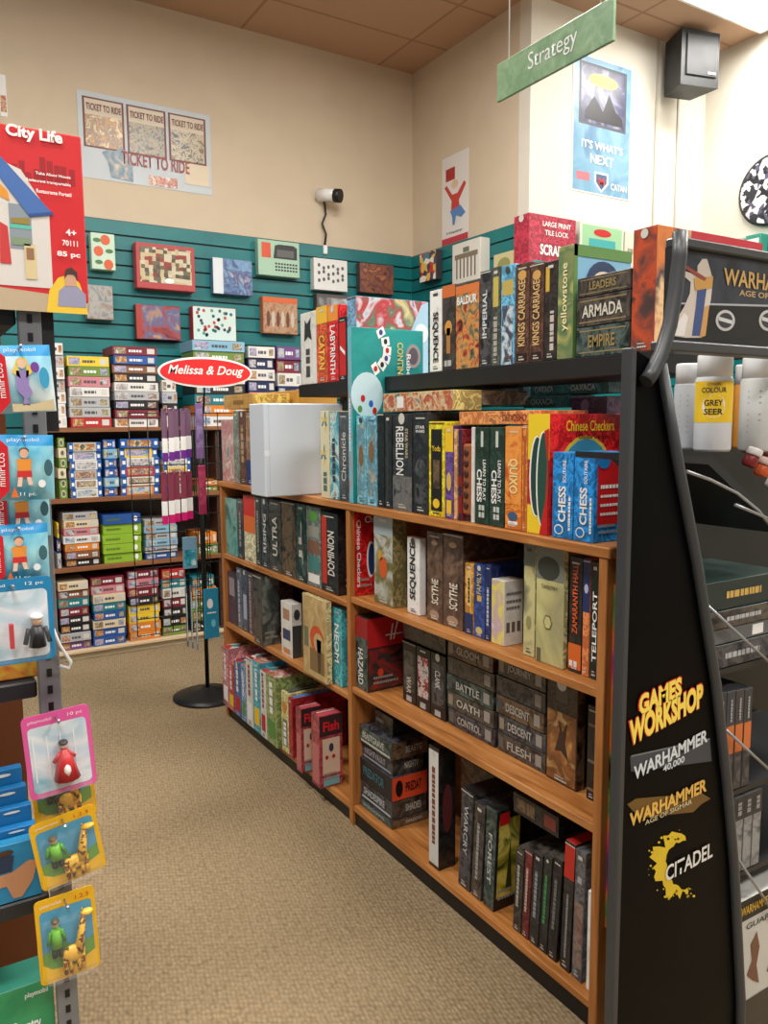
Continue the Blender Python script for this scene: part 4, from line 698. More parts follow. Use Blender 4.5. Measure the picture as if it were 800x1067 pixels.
tr += [('g', [(.16, .32), (.2, .22), (.22, .04), (.38, .02), (.38, .26), (.34, .36), (.3, .42), (.26, .36), (.2, .36)], art([(40, 60, 80), (60, 110, 130), (120, 130, 140), (206, 180, 150)], 12, 'noise', 94), 4), ('p', .78, .1, .98, .36, (222, 206, 180), 5), ('p', .5, .02, .72, .14, multi2, 4)]
trt.append(('TICKET TO RIDE', .56, .3, .52, .16, (150, 50, 40)))
poster('wide pale poster with three framed train pictures high on the back wall', ((pa.x + pb.x) / 2, YB - .001, pb.z + .02), (1, 0, 0), (0, 0, 1), pb.x - pa.x, ph + .07, tr, trt, base=(196, 204, 210))
p = ony(-2, 77, YB); q = ony(8, 122, YB)
poster('small white picture sheet cut by the left edge on the back wall', ((p.x + q.x) / 2, YB - .001, q.z), (1, 0, 0), (0, 0, 1), q.x - p.x, p.z - q.z, [('p', .1, .1, .9, .5, multi2, 1)], [])
p = onx(461, 163, XR); q = onx(488, 252, XR)
poster('narrow white poster with dancing red figure in blue shorts, right wall', (XR - .001, (p.y + q.y) / 2, onx(475, 252, XR).z), (0, -1, 0), (0, 0, 1), p.y - q.y, onx(475, 160, XR).z - onx(475, 252, XR).z,
    [('p', 0, 0, 1, .07, (190, 50, 70), 1), ('p', .15, .72, .5, .86, (170, 40, 44), 1), ('e', .5, .66, .13, .05, (226, 190, 160), 2), ('g', [(.1, .66), (.18, .68), (.4, .55), (.6, .55), (.85, .66), (.92, .62), (.65, .46), (.7, .36), (.35, .36), (.38, .48)], (196, 60, 56), 2), ('g', [(.32, .37), (.72, .4), (.9, .3), (.75, .26), (.55, .3), (.5, .2), (.42, .2), (.4, .3)], (80, 130, 190), 3)], [('Happy', .5, .12, .6, .03, (120, 110, 120))], base=(226, 222, 218))
p = ony(597, 60, YJ); q = ony(655, 208, YJ)
zt_, zb_ = ony(626, 62, YJ).z, ony(626, 204, YJ).z
poster('blue trading poster with night sea picture and shield crest beside the speaker', ((p.x + q.x) / 2, YJ - .001, zb_), (1, 0, 0), (0, 0, 1), q.x - p.x, zt_ - zb_,
    [('p', .02, .01, .98, .99, art([(90, 140, 176), (130, 174, 200), (60, 104, 150)], 2.5, 'noise', 96), 1), ('p', .1, .5, .9, .95, (70, 76, 90), 2), ('p', .13, .52, .87, .93, art([(30, 34, 60), (70, 70, 110), (150, 150, 170)], 6, 'noise', 97), 3), ('e', .5, .84, .25, .05, (206, 180, 110), 4), ('g', [(.2, .6), (.35, .72), (.5, .62), (.6, .76), (.72, .64), (.84, .6), (.84, .54), (.2, .54)], (24, 24, 36), 4),
     ('g', [(.38, .17), (.62, .17), (.62, .09), (.5, .02), (.38, .09)], (220, 220, 226), 2), ('g', [(.41, .155), (.59, .155), (.59, .095), (.5, .04), (.41, .095)], (60, 90, 130), 3), ('p', .08, .09, .3, .15, (196, 110, 120), 2)], [('IT\'S WHAT\'S', .5, .36, .7, .06, (236, 240, 244)), ('NEXT', .5, .26, .4, .07, (236, 240, 244)), ('CATAN', .8, .08, .28, .05, WHITE), ('M', .5, .1, .1, .06, (200, 60, 50)), ('GOLD', .5, .84, .36, .05, (230, 200, 90))], base=(220, 224, 228))
# security camera
c0 = ony(334, 205, YB); r = empty('security_camera', (c0.x, YB, c0.z)); tag(r, 'small white security camera with black lens and dangling cable on back wall', 'security camera')
MB().lathe([(.05, -.02), (.05, .02)], WHITE, 20).build('mount', r).rotation_euler = (PI / 2, 0, 0)
d = Vector((.55, -.75, -.15)).normalized(); s = Vector((.0, -.06, .0))
m_ = MB(); m_.tube([(0, -.01, .0), s], .022, WHITE, 10); m_.build('arm', r)
MB().tube([s - d * .05, s + d * .12], .05, WHITE, 16).build('housing', r); MB().tube([s + d * .1, s + d * .15], .054, BLACK, 16).build('lens', r)
MB().tube([(.01, -.04, -.03), (.03, -.03, -.14), (-.005, -.03, -.22), (.03, -.03, -.3), (.015, -.03, -.4)], .009, BLACK, 6).build('cable', r)
MB().box(.0, .035, -.045, -.015, -.46, -.39, WHITE, .004).build('plug', r)
# speaker
a = ony(700, 40, 4.2); b = ony(747, 100, 4.2)
wS = (b.x - a.x) * .62; hS = .4
r = empty('wall_speaker', ((a.x + b.x) / 2, 4.28, b.z)); r.rotation_euler = (0, 0, -.25); tag(r, 'black loudspeaker mounted high in the corner of the white wall', 'speaker')
mb = MB(); pts = [(-wS / 2, -.12, .06), (wS / 2, -.12, .06), (wS / 2 - .07, .12, .0), (-wS / 2 + .05, .12, .0)]
mb.prism([(-wS / 2, -.13), (wS / 2, -.13), (wS / 2 - .06, .12), (-wS / 2 + .04, .12)] and [Vector((x, y, .0)) for x, y in ((-wS / 2, -.13), (wS / 2, -.13), (wS / 2 - .06, .12), (-wS / 2 + .04, .12))], (0, 0, hS), (24, 27, 30)); mb.build('cabinet', r)
MB().box(-wS / 2 + .04, wS / 2 - .025, -.142, -.131, .07, hS - .03, (20, 22, 26), .006).build('grille', r); MB().box(.06, .13, -.146, -.143, .09, .105, (190, 190, 190)).build('badge', r)
MB().box(-.03, .03, .121, .2, .14, .26, BLACK).build('bracket', r); r.location.x += .03
# round plaque, on the far right wall
p = onx(786, 203, XJ); r = empty('wall_plate', (XJ, p.y - .15, p.z)); tag(r, 'round black and white patterned plate on the far right wall', 'wall plate')
o = MB().lathe([(.255, 0), (.27, .015), (.27, .03), (.25, .035)], (40, 40, 46), 36).build('rim', r); o.rotation_euler = (0, -PI / 2, 0)
o = MB().lathe([(.248, .034), (.248, .038)], art([(20, 20, 26), (206, 206, 214), (90, 86, 110), (230, 230, 234), (40, 40, 50)], 30, 'cells', 98), 36).build('face', r); o.rotation_euler = (0, -PI / 2, 0)
# hanging aisle sign
XS = 2.0; a = onx(519, 68, XS); b = onx(640, 38, XS); zb_, zt_ = onx(519, 107, XS).z, a.z
r = empty('hanging_sign', (XS, (a.y + b.y) / 2, zb_)); tag(r, 'mottled green sign board with white lettering hanging over the bookcase', 'hanging sign')
L_ = a.y - b.y; h_ = zt_ - zb_
MB().box(-.006, .006, -L_ / 2, L_ / 2, 0, h_, art([(112, 146, 112), (130, 162, 126), (152, 180, 146)], 14, 'noise', 99, detail=8), .002).build('board', r)
put_text(r, 'Strategy', (-.0085, -.01, h_ * .53), (0, -1, 0), (0, 0, 1), L_ * .42, h_ * .56, WHITE, bold=-.004)
for y in (L_ / 2 - .06, -L_ / 2 + .06): MB().tube([(0, y, h_), (0, y, ZC - zb_)], .0025, (220, 220, 220), 6).build('hanging_wire', r)

# ------------------------------------------------------------------ wire spinner rack
Ys = 4.36; pc = Vector((1.47, Ys + .03, 0))
r = empty('spinner_rack', pc); tag(r, 'black wire spinner rack with round base at the far bookcase end', 'spinner rack')
MB().lathe([(.2, 0), (.2, .012), (.15, .03), (.04, .05), (.03, .06)], BLACK, 36).build('base', r)
MB().tube([(0, 0, .05), (0, 0, 1.72)], .012, BLACK, 10).build('pole', r)
for ang, nm in ((0.0, 0), (PI / 2, 1)):
    w_ = MB(); ca, sa = math.cos(ang), math.sin(ang); HW = .30 if nm == 0 else .12
    for i in range(7):
        t = -HW + i * HW / 3.0 - (.09 if nm == 0 else 0); w_.tube([(t * ca, t * sa, .42), (t * ca, t * sa, 1.66)], .003, BLACK, 5)
    z_ = .42
    while z_ < 1.67: w_.tube([((-HW - (.09 if nm == 0 else 0)) * ca, -HW * sa, z_), ((HW - (.09 if nm == 0 else 0)) * ca, HW * sa, z_)], .003, BLACK, 5); z_ += .095
    w_.build('wire_grid', r)
sg = ony(215, 388, Ys - .05); hw = (ony(264, 388, Ys - .05).x - ony(166, 388, Ys - .05).x) / 2; hv = (ony(215, 372, Ys - .05).z - ony(215, 404, Ys - .05).z) / 2
r2 = empty('oval_sign', (sg.x, Ys - .05, sg.z)); tag(r2, 'red oval sign with white rim and script lettering atop the spinner', 'sign')
def oval(a_, b_, y0, y1, m, n=48): return MB().prism([Vector((a_ * math.cos(2 * PI * t / n), y0, b_ * math.sin(2 * PI * t / n))) for t in range(n)], (0, y1 - y0, 0), m)
oval(hw, hv, 0, .008, WHITE).build('rim', r2); oval(hw - .012, hv - .012, -.003, 0, (214, 30, 34)).build('face', r2)
put_text(r2, 'Melissa & Doug', (0, -.005, .004), (1, 0, 0), (0, 0, 1), hw * 1.6, hv * .75, WHITE, shear=.3, bold=.012)
MB().tube([(pc.x - sg.x + .02, .055, 1.66 - sg.z), (pc.x - sg.x + .02, .012, -.03)], .006, BLACK, 6).build('stem', r2)
def packet(lb, x, y, z0, z1, w_, c1, c2, cat, group, nm):
    rr = empty(nm, (x, y, z0)); h = z1 - z0
    MB().box(-w_ / 2, w_ / 2, 0, .006, 0, h * .16, c1, .001).build('tip', rr); MB().box(-w_ / 2, w_ / 2, -.001, .007, h * .16, h * .42, WHITE, .001).build('label', rr)
    MB().box(-w_ / 2, w_ / 2, 0, .006, h * .42, h * .95, c2, .001).build('card', rr); MB().tube([(0, .01, h * .93), (0, -.03, h * .93), (0, -.035, h * .97)], .002, BLACK, 5).build('peg_hook', rr)
    return tag(rr, lb, cat, group)
Yp = Ys - .06
ordp = ['leftmost', 'second from left', 'middle', 'fourth from left', 'rightmost']
for i in range(5):
    x = ony(171.5 + i * 6.2, 450, Yp).x; packet(f'purple tipped craft packet, {ordp[i]} in the upper spinner row', x, Yp - .012 * (i % 2), ony(180, 481 - i, Yp).z, ony(180, 423, Yp).z, .03, (110, 40, 140), (116, 84, 110), 'craft packet', 'purple craft packets', 'craft_packet')
    x = ony(171.5 + i * 6.6, 520, Yp).x; packet(f'magenta tipped craft packet, {ordp[i]} in the lower spinner row', x, Yp - .012 * (i % 2), ony(180, 546 - i, Yp).z, ony(180, 489, Yp).z, .032, (206, 20, 110), (130, 54, 76), 'craft packet', 'magenta craft packets', 'craft_packet')
def hang(lb, u0, v0, u1, v1, c, Y, deco=(), cat='hanging pack', nm='hanging_pack', d=.012, rz=0):
    a = ony(u0, v0, Y); b = ony(u1, v1, Y); return game_box(lb, a.x, b.x, Y, Y + d, b.z, a.z, c, deco=deco, cat=cat, name=nm, rz=rz, bev=.002)
hang('mauve patterned pack beside the purple packets on the spinner', 203, 420, 213, 478, (120, 90, 140), Ys - .12, [('p', 'F', .1, .2, .9, .9, art([(90, 70, 120), (150, 130, 170)], 20, 'noise', 100))])
hang('magenta patterned pack beside the magenta packets on the spinner', 206, 485, 216, 536, (150, 40, 80), Ys - .12, [('p', 'F', .1, .2, .9, .9, art([(120, 30, 60), (190, 80, 110)], 20, 'noise', 101))])
hang('dusty blue activity pad in the spinner centre', 190, 560, 206, 592, (110, 150, 176), Ys - .12, [('p', 'F', .1, .1, .9, .6, sea)])
hang('teal blue sticker pack low on the spinner', 212, 614, 229, 664, (40, 140, 176), Ys - .12, [('e', 'F', .4, .7, .2, .1, WHITE), ('e', 'F', .6, .3, .15, .08, (120, 200, 220)), ('s', 'F', .2, .5, .8, .53, WHITE)])
for i, u in enumerate((193, 198, 203)): hang(f'slim blue edged pack, {["left", "centre", "right"][i]} of three low on the spinner', u, 612 - i * 2, u + 4, 674 + i * 2, (70 + 20 * i, 110 + 15 * i, 130 + 15 * i), Ys - .07, [('p', 'F', .3, .1, .7, .9, WHITE)])

# ------------------------------------------------------------------ black miniatures rack at the bookcase end
YG = 1.0
r = empty('miniatures_rack', (1.5, YG, 0)); tag(r, 'black miniatures display rack with coloured logos on its tapering side', 'display rack')
def rp(mb, n): o = mb.build(n, r); o.location = (-1.5, -YG, 0); return o
G = lambda u, v, y=YG: ony(u, v, y)
pl = [G(651, 372), G(688, 380), G(765, 1067)]
xL = G(646, 700).x; sl = (pl[2].x - pl[1].x) / (pl[2].z - pl[1].z); tb = [G(u, v) for u, v in ((686, 380), (705, 490), (723, 585), (743, 712), (754, 810), (762, 900), (769, 1040))]; tb.append(Vector((tb[-1].x + .012, YG, 0)))
pts = [Vector((xL, YG, 0.0))] + tb[::-1] + [Vector((xL, YG, pl[0].z + .02))]
rp(MB().prism(pts, (0, .014, 0), mat((4, 4, 5), rough=.35, spec=.08)), 'side_panel')
rp(MB().box(xL - .008, xL + .009, YG - .012, YG + .012, 0, G(651, 362).z, GRYM, .003), 'rear_post')
rp(MB().tube([p + Vector((0, -.006, 0)) for p in tb], .011, GRYM, 12), 'slanted_post')
cu = [G(667, 398), G(673, 390), G(683, 370), G(692, 340), G(698, 305), G(702, 270), G(703, 243)]
rp(MB().tube([c + Vector((0, -.012, 0)) for c in cu], .014, GRYM, 12), 'curved_arm')
rp(MB().box(1.50, 2.1, YG + .02, YG + .30, 0, .06, BLKM), 'plinth'); rp(MB().box(1.47, 2.3, YG + .305, YG + .32, .06, 1.62, (16, 16, 18)), 'back_board')
h0, h1 = G(700, 362).z, G(700, 250).z
rp(MB().box(G(700, 300).x - .005, 2.02, YG, YG + .014, h0 + .012, h1 - .012, (24, 26, 32)), 'header')
rp(MB().box(G(690, 362).x, 2.03, YG - .012, YG + .03, h0 - .008, h0 + .012, GRYM, .003), 'header_rail'); rp(MB().box(G(702, 250).x, 2.03, YG - .012, YG + .02, h1 - .012, h1 + .006, GRYM, .003), 'header_rail')
hx0 = G(705, 300).x; sH = 'header_artwork'
def gpoly(mb, pts, m, k=1): mb.poly([G(u, v) + Vector((0, -.0004 * k, 0)) for u, v in pts], m, flip=False)
hb = MB(); gpoly(hb, [(702, 356), (812, 354), (812, 320), (702, 318)], (18, 20, 24)); gpoly(hb, [(702, 317), (812, 320), (812, 318), (702, 315)], (170, 172, 176), 2); gpoly(hb, [(702, 315), (812, 318), (812, 268), (702, 262)], art([(30, 36, 48), (50, 58, 72), (24, 28, 38)], 9, 'noise', 102), 1)
rp(hb, sH)
kn = MB()   # armoured figure on the header
gpoly(kn, [(726, 277), (731, 270), (736, 270), (739, 280), (742, 292), (740, 312), (736, 330), (730, 352), (714, 352), (700, 350), (702, 336), (712, 320), (718, 306), (719, 294), (712, 288), (707, 284), (708, 281), (718, 284), (726, 283)], (206, 196, 184), 3)
gpoly(kn, [(726, 298), (736, 296), (733, 318), (728, 350), (720, 350), (724, 320)], (60, 80, 130), 4); gpoly(kn, [(722, 290), (742, 288), (741, 300), (723, 303)], (196, 150, 80), 5)
gpoly(kn, [(709, 278), (713, 276), (735, 290), (733, 293)], (150, 70, 60), 6); gpoly(kn, [(733, 320), (738, 318), (734, 350), (728, 352)], (200, 150, 90), 5); gpoly(kn, [(704, 338), (712, 326), (716, 330), (712, 350), (702, 350)], (232, 228, 224), 4)
rp(kn, 'knight_picture')
for u in (755, 800):
    em = MB(); gpoly(em, [(u + 10 * math.cos(t * PI / 12), 334 + 11 * math.sin(-t * PI / 12)) for t in range(24)], (190, 190, 190), 3); gpoly(em, [(u + 7.5 * math.cos(t * PI / 12), 334 + 8 * math.sin(-t * PI / 12)) for t in range(24)], (50, 52, 56), 4); gpoly(em, [(u - 7, 330), (u + 7, 334), (u + 7, 338), (u - 7, 334)], (200, 200, 200), 5); rp(em, 'round_emblem')
def gtext(s, u0, v0, u1, v1, col, name, k=4, bold=.02, tilt=0, warp=None):
    c = G((u0 + u1) / 2, (v0 + v1) / 2) - Vector((1.5, YG, 0)); c.y = -.0004 * k - .0004; c.z = G((u0 + u1) / 2, (v0 + v1) / 2).z
    w_ = G(u1, (v0 + v1) / 2).x - G(u0, (v0 + v1) / 2).x; h_ = G((u0 + u1) / 2, v0).z - G((u0 + u1) / 2, v1).z
    return put_text(r, s, c, (math.cos(tilt), 0, math.sin(tilt)), (-math.sin(tilt) * .3, 0, 1), w_, h_, col, name, bold=bold, warp=warp)
gtext('WARHAMMER', 755, 286, 842, 303, (206, 166, 96), 'lettering'); gtext('AGE OF SIGMAR', 770, 306, 832, 312, (190, 160, 110), 'lettering')
# logos on the side panel
wp = lambda a_, b_: (a_, b_ + .012 * math.cos(a_ * 30) - .008)
for dd, c, k in ((.03, (206, 30, 36), 5), (.0, (250, 222, 90), 7)):
    gtext('GAMES', 665 - (dd > 0), 714 - (dd > 0), 709 + (dd > 0), 735 + (dd > 0), c, 'lettering', k, .05 + dd, .13); gtext('WORKSHOP', 656 - (dd > 0), 730 - (dd > 0), 732 + (dd > 0), 756 + (dd > 0), c, 'lettering', k, .05 + dd, .17)
lb = MB(); gpoly(lb, [(656, 788), (739, 770), (741, 793), (657, 804)], (60, 66, 74), 2); gpoly(lb, [(657, 787), (739, 769), (739, 770.5), (657, 788.5)], (120, 126, 130), 3); rp(lb, 'nameplate')
gtext('WARHAMMER', 661, 778, 737, 792, (214, 222, 226), 'lettering', 5, .03, .13); gtext('40,000', 690, 792, 712, 800, (214, 222, 226), 'lettering', 5, .02, .1)
lb = MB(); gpoly(lb, [(653, 838), (662, 832), (730, 826), (740, 832), (730, 838), (722, 846), (668, 852), (660, 846)], (110, 80, 30), 2); rp(lb, 'gold_scroll')
gtext('WARHAMMER', 657, 828, 736, 842, (226, 180, 84), 'lettering', 5, .035, .06); gtext('AGE OF SIGMAR', 672, 843, 720, 848, (206, 196, 160), 'lettering', 5, .01, .05)
gtext('CITADEL', 693, 889, 741, 905, (226, 224, 220), 'lettering', 8, .02, .06)
sp_ = MB(); pr = random.Random(5); ring = []
for t in range(26):
    an = math.radians(75 + t * 9.0); rr = 26 + pr.uniform(-4, 8); ring.append((706 + rr * .95 * math.cos(an), 902 - rr * 1.1 * math.sin(an)))
inner = []
for t in range(26):
    an = math.radians(75 + (25 - t) * 9.0); tt = (25 - t) / 25; rr = 26 - 9 * math.sin(PI * min(1, max(0, tt))) - pr.uniform(0, 3); inner.append((708 + rr * .95 * math.cos(an), 902 - rr * 1.1 * math.sin(an)))
for t in range(25):
    gpoly(sp_, [ring[t], ring[t + 1], inner[24 - t], inner[25 - t]], (222, 190, 40), 3)
for _ in range(36):
    an = math.radians(pr.uniform(80, 300)); rr = pr.uniform(26, 38); u_, v_ = 706 + rr * .9 * math.cos(an), 902 - rr * math.sin(an); s_ = pr.uniform(.4, 1.6)
    gpoly(sp_, [(u_ + s_ * math.cos(t), v_ + s_ * math.sin(t)) for t in (0, 1.2, 2.5, 3.8, 5.1)], (222, 190, 40), 3)
rp(sp_, 'paint_splash')
# shelves, wire arms
Yr = YG + .03
rp(MB().prism([G(700, 474, Yr), G(742, 476, Yr), G(812, 548, Yr), G(812, 556, Yr), G(738, 484, Yr), G(700, 481, Yr)], (0, .26, 0), (30, 32, 36)), 'paint_shelf')
wi = MB()
for pp in ([(715, 491), (740, 500), (768, 514), (790, 532), (812, 560)], [(738, 632), (812, 700)], [(752, 757), (812, 812)], [(762, 885), (812, 960)], [(766, 526), (790, 536), (812, 546)]):
    wi.tube([G(u, v, YG + .015) for u, v in pp], .0035, STEEL, 8)
rp(wi, 'wire_brace')
for v0 in (690, 818, 905): zz_ = G(780, v0, Yr).z; rp(MB().prism([Vector(p + (zz_ - .012,)) for p in ((1.3, Yr), (2.05, Yr), (2.05, YG + .3), (1.475, YG + .3))], (0, 0, .012), (34, 34, 36)), 'shelf')
# spray cans
def can(lb, u0, u1, vt, vb, Y, col, cap, labelled):
    z0 = G(u0, 474, Yr).z + .003; c = G((u0 + u1) / 2, 430, Y); R = (u1 - u0) / 2 * -(RW.transposed() @ (c - Vector((0, 0, EYE)))).z / FPX * .97
    zt = G((u0 + u1) / 2, vt, Y).z; h = zt - z0; rr = empty('spray_can', (c.x, Y, z0))
    yb_ = h * .12; 
    MB().lathe([(R * .93, 0), (R, .006), (R, h * .74), (R * .9, h * .78), (R * .6, h * .82)], col, 28).build('body', rr)
    MB().lathe([(R * .94, h * .76), (R * .94, h * .98), (R * .88, h)], cap, 28).build('cap', rr)
    if labelled:
        mb = MB(); n = 28; i = mb.mi((240, 196, 30))
        for t in range(n // 2 + 4):
            fa = math.atan2(-c.y, -c.x); pa_, pb_ = fa - 1.9 + t * 3.8 / (n // 2 + 4), fa - 1.9 + (t + 1) * 3.8 / (n // 2 + 4)
            for za, zb2, m in ((.30, .72, (240, 200, 40)),):
                f = [Vector((R * 1.008 * math.cos(q), R * 1.008 * math.sin(q), z_ * h)) for q, z_ in ((pa_, za + .05 * math.cos(pa_ * 2) * 0), (pb_, za), (pb_, zb2), (pa_, zb2))]; mb.poly(f, m)
        mb.build('yellow_band', rr)
        wr = lambda a_, b_: (a_, b_)
        for s, zc, w_, hh_, c_ in (('COLOUR', .63, 1.5, .055, (50, 50, 60)), ('GREY', .5, 1.1, .065, (30, 30, 36)), ('SEER', .41, 1.1, .065, (30, 30, 36)), ('CITADEL', .69, .8, .03, (90, 90, 90))):
            o = put_text(rr, s, (0, 0, zc * h), (1, 0, 0), (0, 0, 1), R * w_ * .9, hh_ * h * .95, c_, 'lettering', bold=.02)
            fa = math.atan2(-c.y, -c.x)
            for v in o.data.vertices: t = v.co.x / R; v.co.x = R * 1.02 * math.cos(fa + t); v.co.y = R * 1.02 * math.sin(fa + t)
        mb = MB(); fa = math.atan2(-c.y, -c.x)
        mb.poly([Vector((R * 1.012 * math.cos(fa + .62 * math.cos(t * PI / 12)), R * 1.012 * math.sin(fa + .62 * math.cos(t * PI / 12)), h * (.47 + .12 * math.sin(t * PI / 12)))) for t in range(24)], WHITE); mb.build('white_disc', rr)
    else:
        mb = MB(); fa = math.atan2(-c.y, -c.x)
        for zz_ in (.2, .26, .32, .38, .5, .56, .62):
            a1, a2 = -.6, .6
            mb.poly([Vector((R * 1.01 * math.cos(fa + q), R * 1.01 * math.sin(fa + q), h * z_)) for q, z_ in ((a1, zz_), (0, zz_), (a2, zz_), (a2, zz_ + .015), (0, zz_ + .015), (a1, zz_ + .015))], (150, 152, 156))
        mb.build('small_print', rr)
    return tag(rr, lb, 'spray can')
CAP = mat((236, 238, 240), rough=.2)
can('pale grey spray can behind the slanted post, leftmost of the cans', 702, 730, 379, 474, Yr + .13, (186, 190, 196), CAP, False)
can('white spray can with yellow band and bold black words', 724, 762, 369, 474, Yr + .05, (214, 216, 220), CAP, True)
can('spray can with orange label between the yellow banded and right cans', 764, 790, 380, 474, Yr + .17, (222, 150, 60), CAP, False)
can('white spray can with fine print cut by the right edge', 771, 812, 371, 474, Yr + .06, (206, 208, 206), CAP, False)
def pot(lb, u, v, Y, col, topc=WHITE):
    c = G(u, v, Y); rr = empty('paint_pot', c); R = .0155
    MB().lathe([(R * .8, 0), (R, .004), (R, .022), (R * .8, .026)], col, 18).build('jar', rr); MB().lathe([(R * 1.05, .026), (R * 1.1, .03), (R * 1.1, .038), (R * .95, .042)], topc, 18).build('cap', rr)
    rr.rotation_euler = (.2, .35, 0); return tag(rr, lb, 'paint pot')
pot('dark red paint pot with white cap, leftmost on the slanted paint shelf', 779, 486, Yr + .03, (130, 34, 34), (230, 226, 226))
pot('orange paint pot in front of the dark red pot', 791, 496, Yr + .03, (206, 90, 40), (226, 196, 186))
pot('pink capped paint pot touching the right picture edge', 797, 486, Yr + .07, (190, 80, 70), (226, 190, 190))
pot('white capped red paint pot at the back of the slanted shelf', 777, 472, Yr + .12, (150, 40, 36), WHITE)
pot('pale paint pot lowest at the right picture edge', 803, 508, Yr + .03, (214, 210, 200), WHITE)
def rb(lb, u0, v0, u1, v1, c, z0=None, d=.2, Y=None, **k):
    Y = Y or Yr; a = G(u0, v0, Y); b = G(u1, v1, Y); return game_box(lb, a.x, b.x, Y, Y + d, z0 if z0 is not None else b.z, a.z, c, cat='miniatures box', name='miniatures_box', **k)
S1, S2, S3 = G(780, 690, Yr).z + .001, G(780, 818, Yr).z + .001, G(780, 905, Yr).z + .001
zz1 = [S1, G(770, 668, Yr).z, G(770, 652, Yr).z, G(770, 633, Yr).z, G(770, 603, Yr).z]
for k, (c, lb2) in enumerate((((70, 72, 74), 'grey miniatures box at the bottom of the upper pile'), ((96, 98, 100), 'light grey miniatures box with white label, upper pile'), ((60, 62, 66), 'slate miniatures box third up in the upper pile'), ((30, 44, 42), 'dark green miniatures box with gold title topping the upper pile'))):
    rb(lb2, 731 + k * .7, 0, 812, 0, c, z0=None) if False else game_box(lb2, G(728, 650, Yr).x, G(812, 650, Yr).x + .02, Yr + .003 * (k % 2), Yr + .2, zz1[k], zz1[k + 1], c, faces={'F': [dk2, c, dk1, (30, 44, 42)][k], 'T': (34, 56, 52)}, deco=[('p', 'F', .62, .15, .75, .85, WHITE) if k == 1 else ('s', 'F', .3, .38, .7, .62, (206, 170, 90) if k == 3 else (180, 182, 184))], cat='miniatures box', name='miniatures_box')
for k in range(5):
    x0 = G(738, 760, Yr).x + k * .031; c = [(70, 72, 76), (54, 56, 60), (60, 62, 68), (64, 60, 62), (56, 58, 62)][k]
    game_box(f'upright grey miniatures box, {ordp[k]} in the orange banded row', x0, x0 + .03, Yr, Yr + .2, S2, G(770, 716 + k, Yr).z, c, deco=[('p', 'F', .06, .38, .94, .66, (206, 110, 50) if k > 1 else (130, 132, 136)), ('p', 'F', .1, .05, .9, .34, dk2), ('s', 'F', .4, .7, .6, .92, (170, 172, 176))], cat='miniatures box', name='miniatures_box')
for k in range(4):
    x0 = G(755, 870, Yr).x + k * .034; game_box(f'upright pale grey soldier box, {["leftmost", "second from left", "third from left", "rightmost"][k]} in the third rack row', x0, x0 + .033, Yr, Yr + .2, S3, G(775, 829, Yr).z, (100, 102, 104), faces={'F': art([(90, 92, 96), (150, 152, 154), (60, 62, 66)], 24, 'noise', 110)}, deco=[('p', 'F', 0, .7, 1, 1, (44, 46, 50)), ('s', 'F', .3, .76, .7, .94, (150, 150, 150))], cat='miniatures box', name='miniatures_box')
zf = G(785, 1010, Yr).z
game_box('white guard miniatures box with brown soldiers and black lid band', G(768, 960, Yr).x, G(812, 960, Yr).x + .06, Yr, Yr + .2, .061, G(780, 936, Yr).z, (206, 206, 200), deco=[('p', 'F', 0, .88, 1, 1, (24, 24, 26)), ('g', 'F', [(.2, .55), (.28, .62), (.24, .72), (.34, .78), (.4, .68), (.36, .58), (.42, .46), (.3, .5)], (120, 80, 60), 1), ('g', 'F', [(.55, .5), (.63, .6), (.6, .7), (.7, .76), (.76, .64), (.7, .55), (.76, .44), (.64, .48)], (110, 74, 56), 1), ('p', 'F', .05, .0, .95, .4, (60, 56, 52), 1)], text=[('F', 'GUARD', .4, .84, .5, .035, (60, 60, 60)), ('F', 'WARHAMMER', .3, .94, .5, .05, (214, 170, 60), 0, .02)], cat='miniatures box', name='miniatures_box')

# ------------------------------------------------------------------ left toy rack
YL_ = 1.45
r = empty('toy_rack', (0, YL_, 0)); tag(r, 'black toy rack with perforated upright at the left edge', 'display rack')
def lp(mb, n): o = mb.build(n, r); o.location = (0, -YL_, 0); return o
A = lambda u, v, y=YL_: ony(u, v, y)
zt_ = A(20, 315).z
def perf(x, z0, z1, m):
    mb = MB(); mb.box(x - .018, x + .018, YL_ - .012, YL_, z0, z1, m, .002); z = z1 - .02
    while z > z0 + .02:
        mb.box(x - .004, x + .004, YL_ - .0135, YL_ - .0121, z - .014, z, BLACK); z -= .03
    return mb
lp(perf(.201, 0.0, zt_, mat((132, 134, 138), rough=.4, metal=.3)), 'perforated_upright')
lp(MB().box(.2185, .24, YL_, YL_ + .03, A(20, 450).z, zt_, (28, 28, 30)), 'rear_post')
lp(MB().box(-.7, .19, YL_ + .30, YL_ + .315, .0, zt_, (120, 66, 34)), 'back_panel')
shz = [A(20, 320).z, A(20, 712).z, A(20, 940).z]
for z_ in shz: lp(MB().box(-.7, .182, YL_ + .0, YL_ + .30, z_ - .03, z_, (40, 42, 46), .003), 'shelf')
lp(MB().box(-.7, .19, YL_, YL_ + .30, 0, .1, (40, 42, 46), .003), 'base')
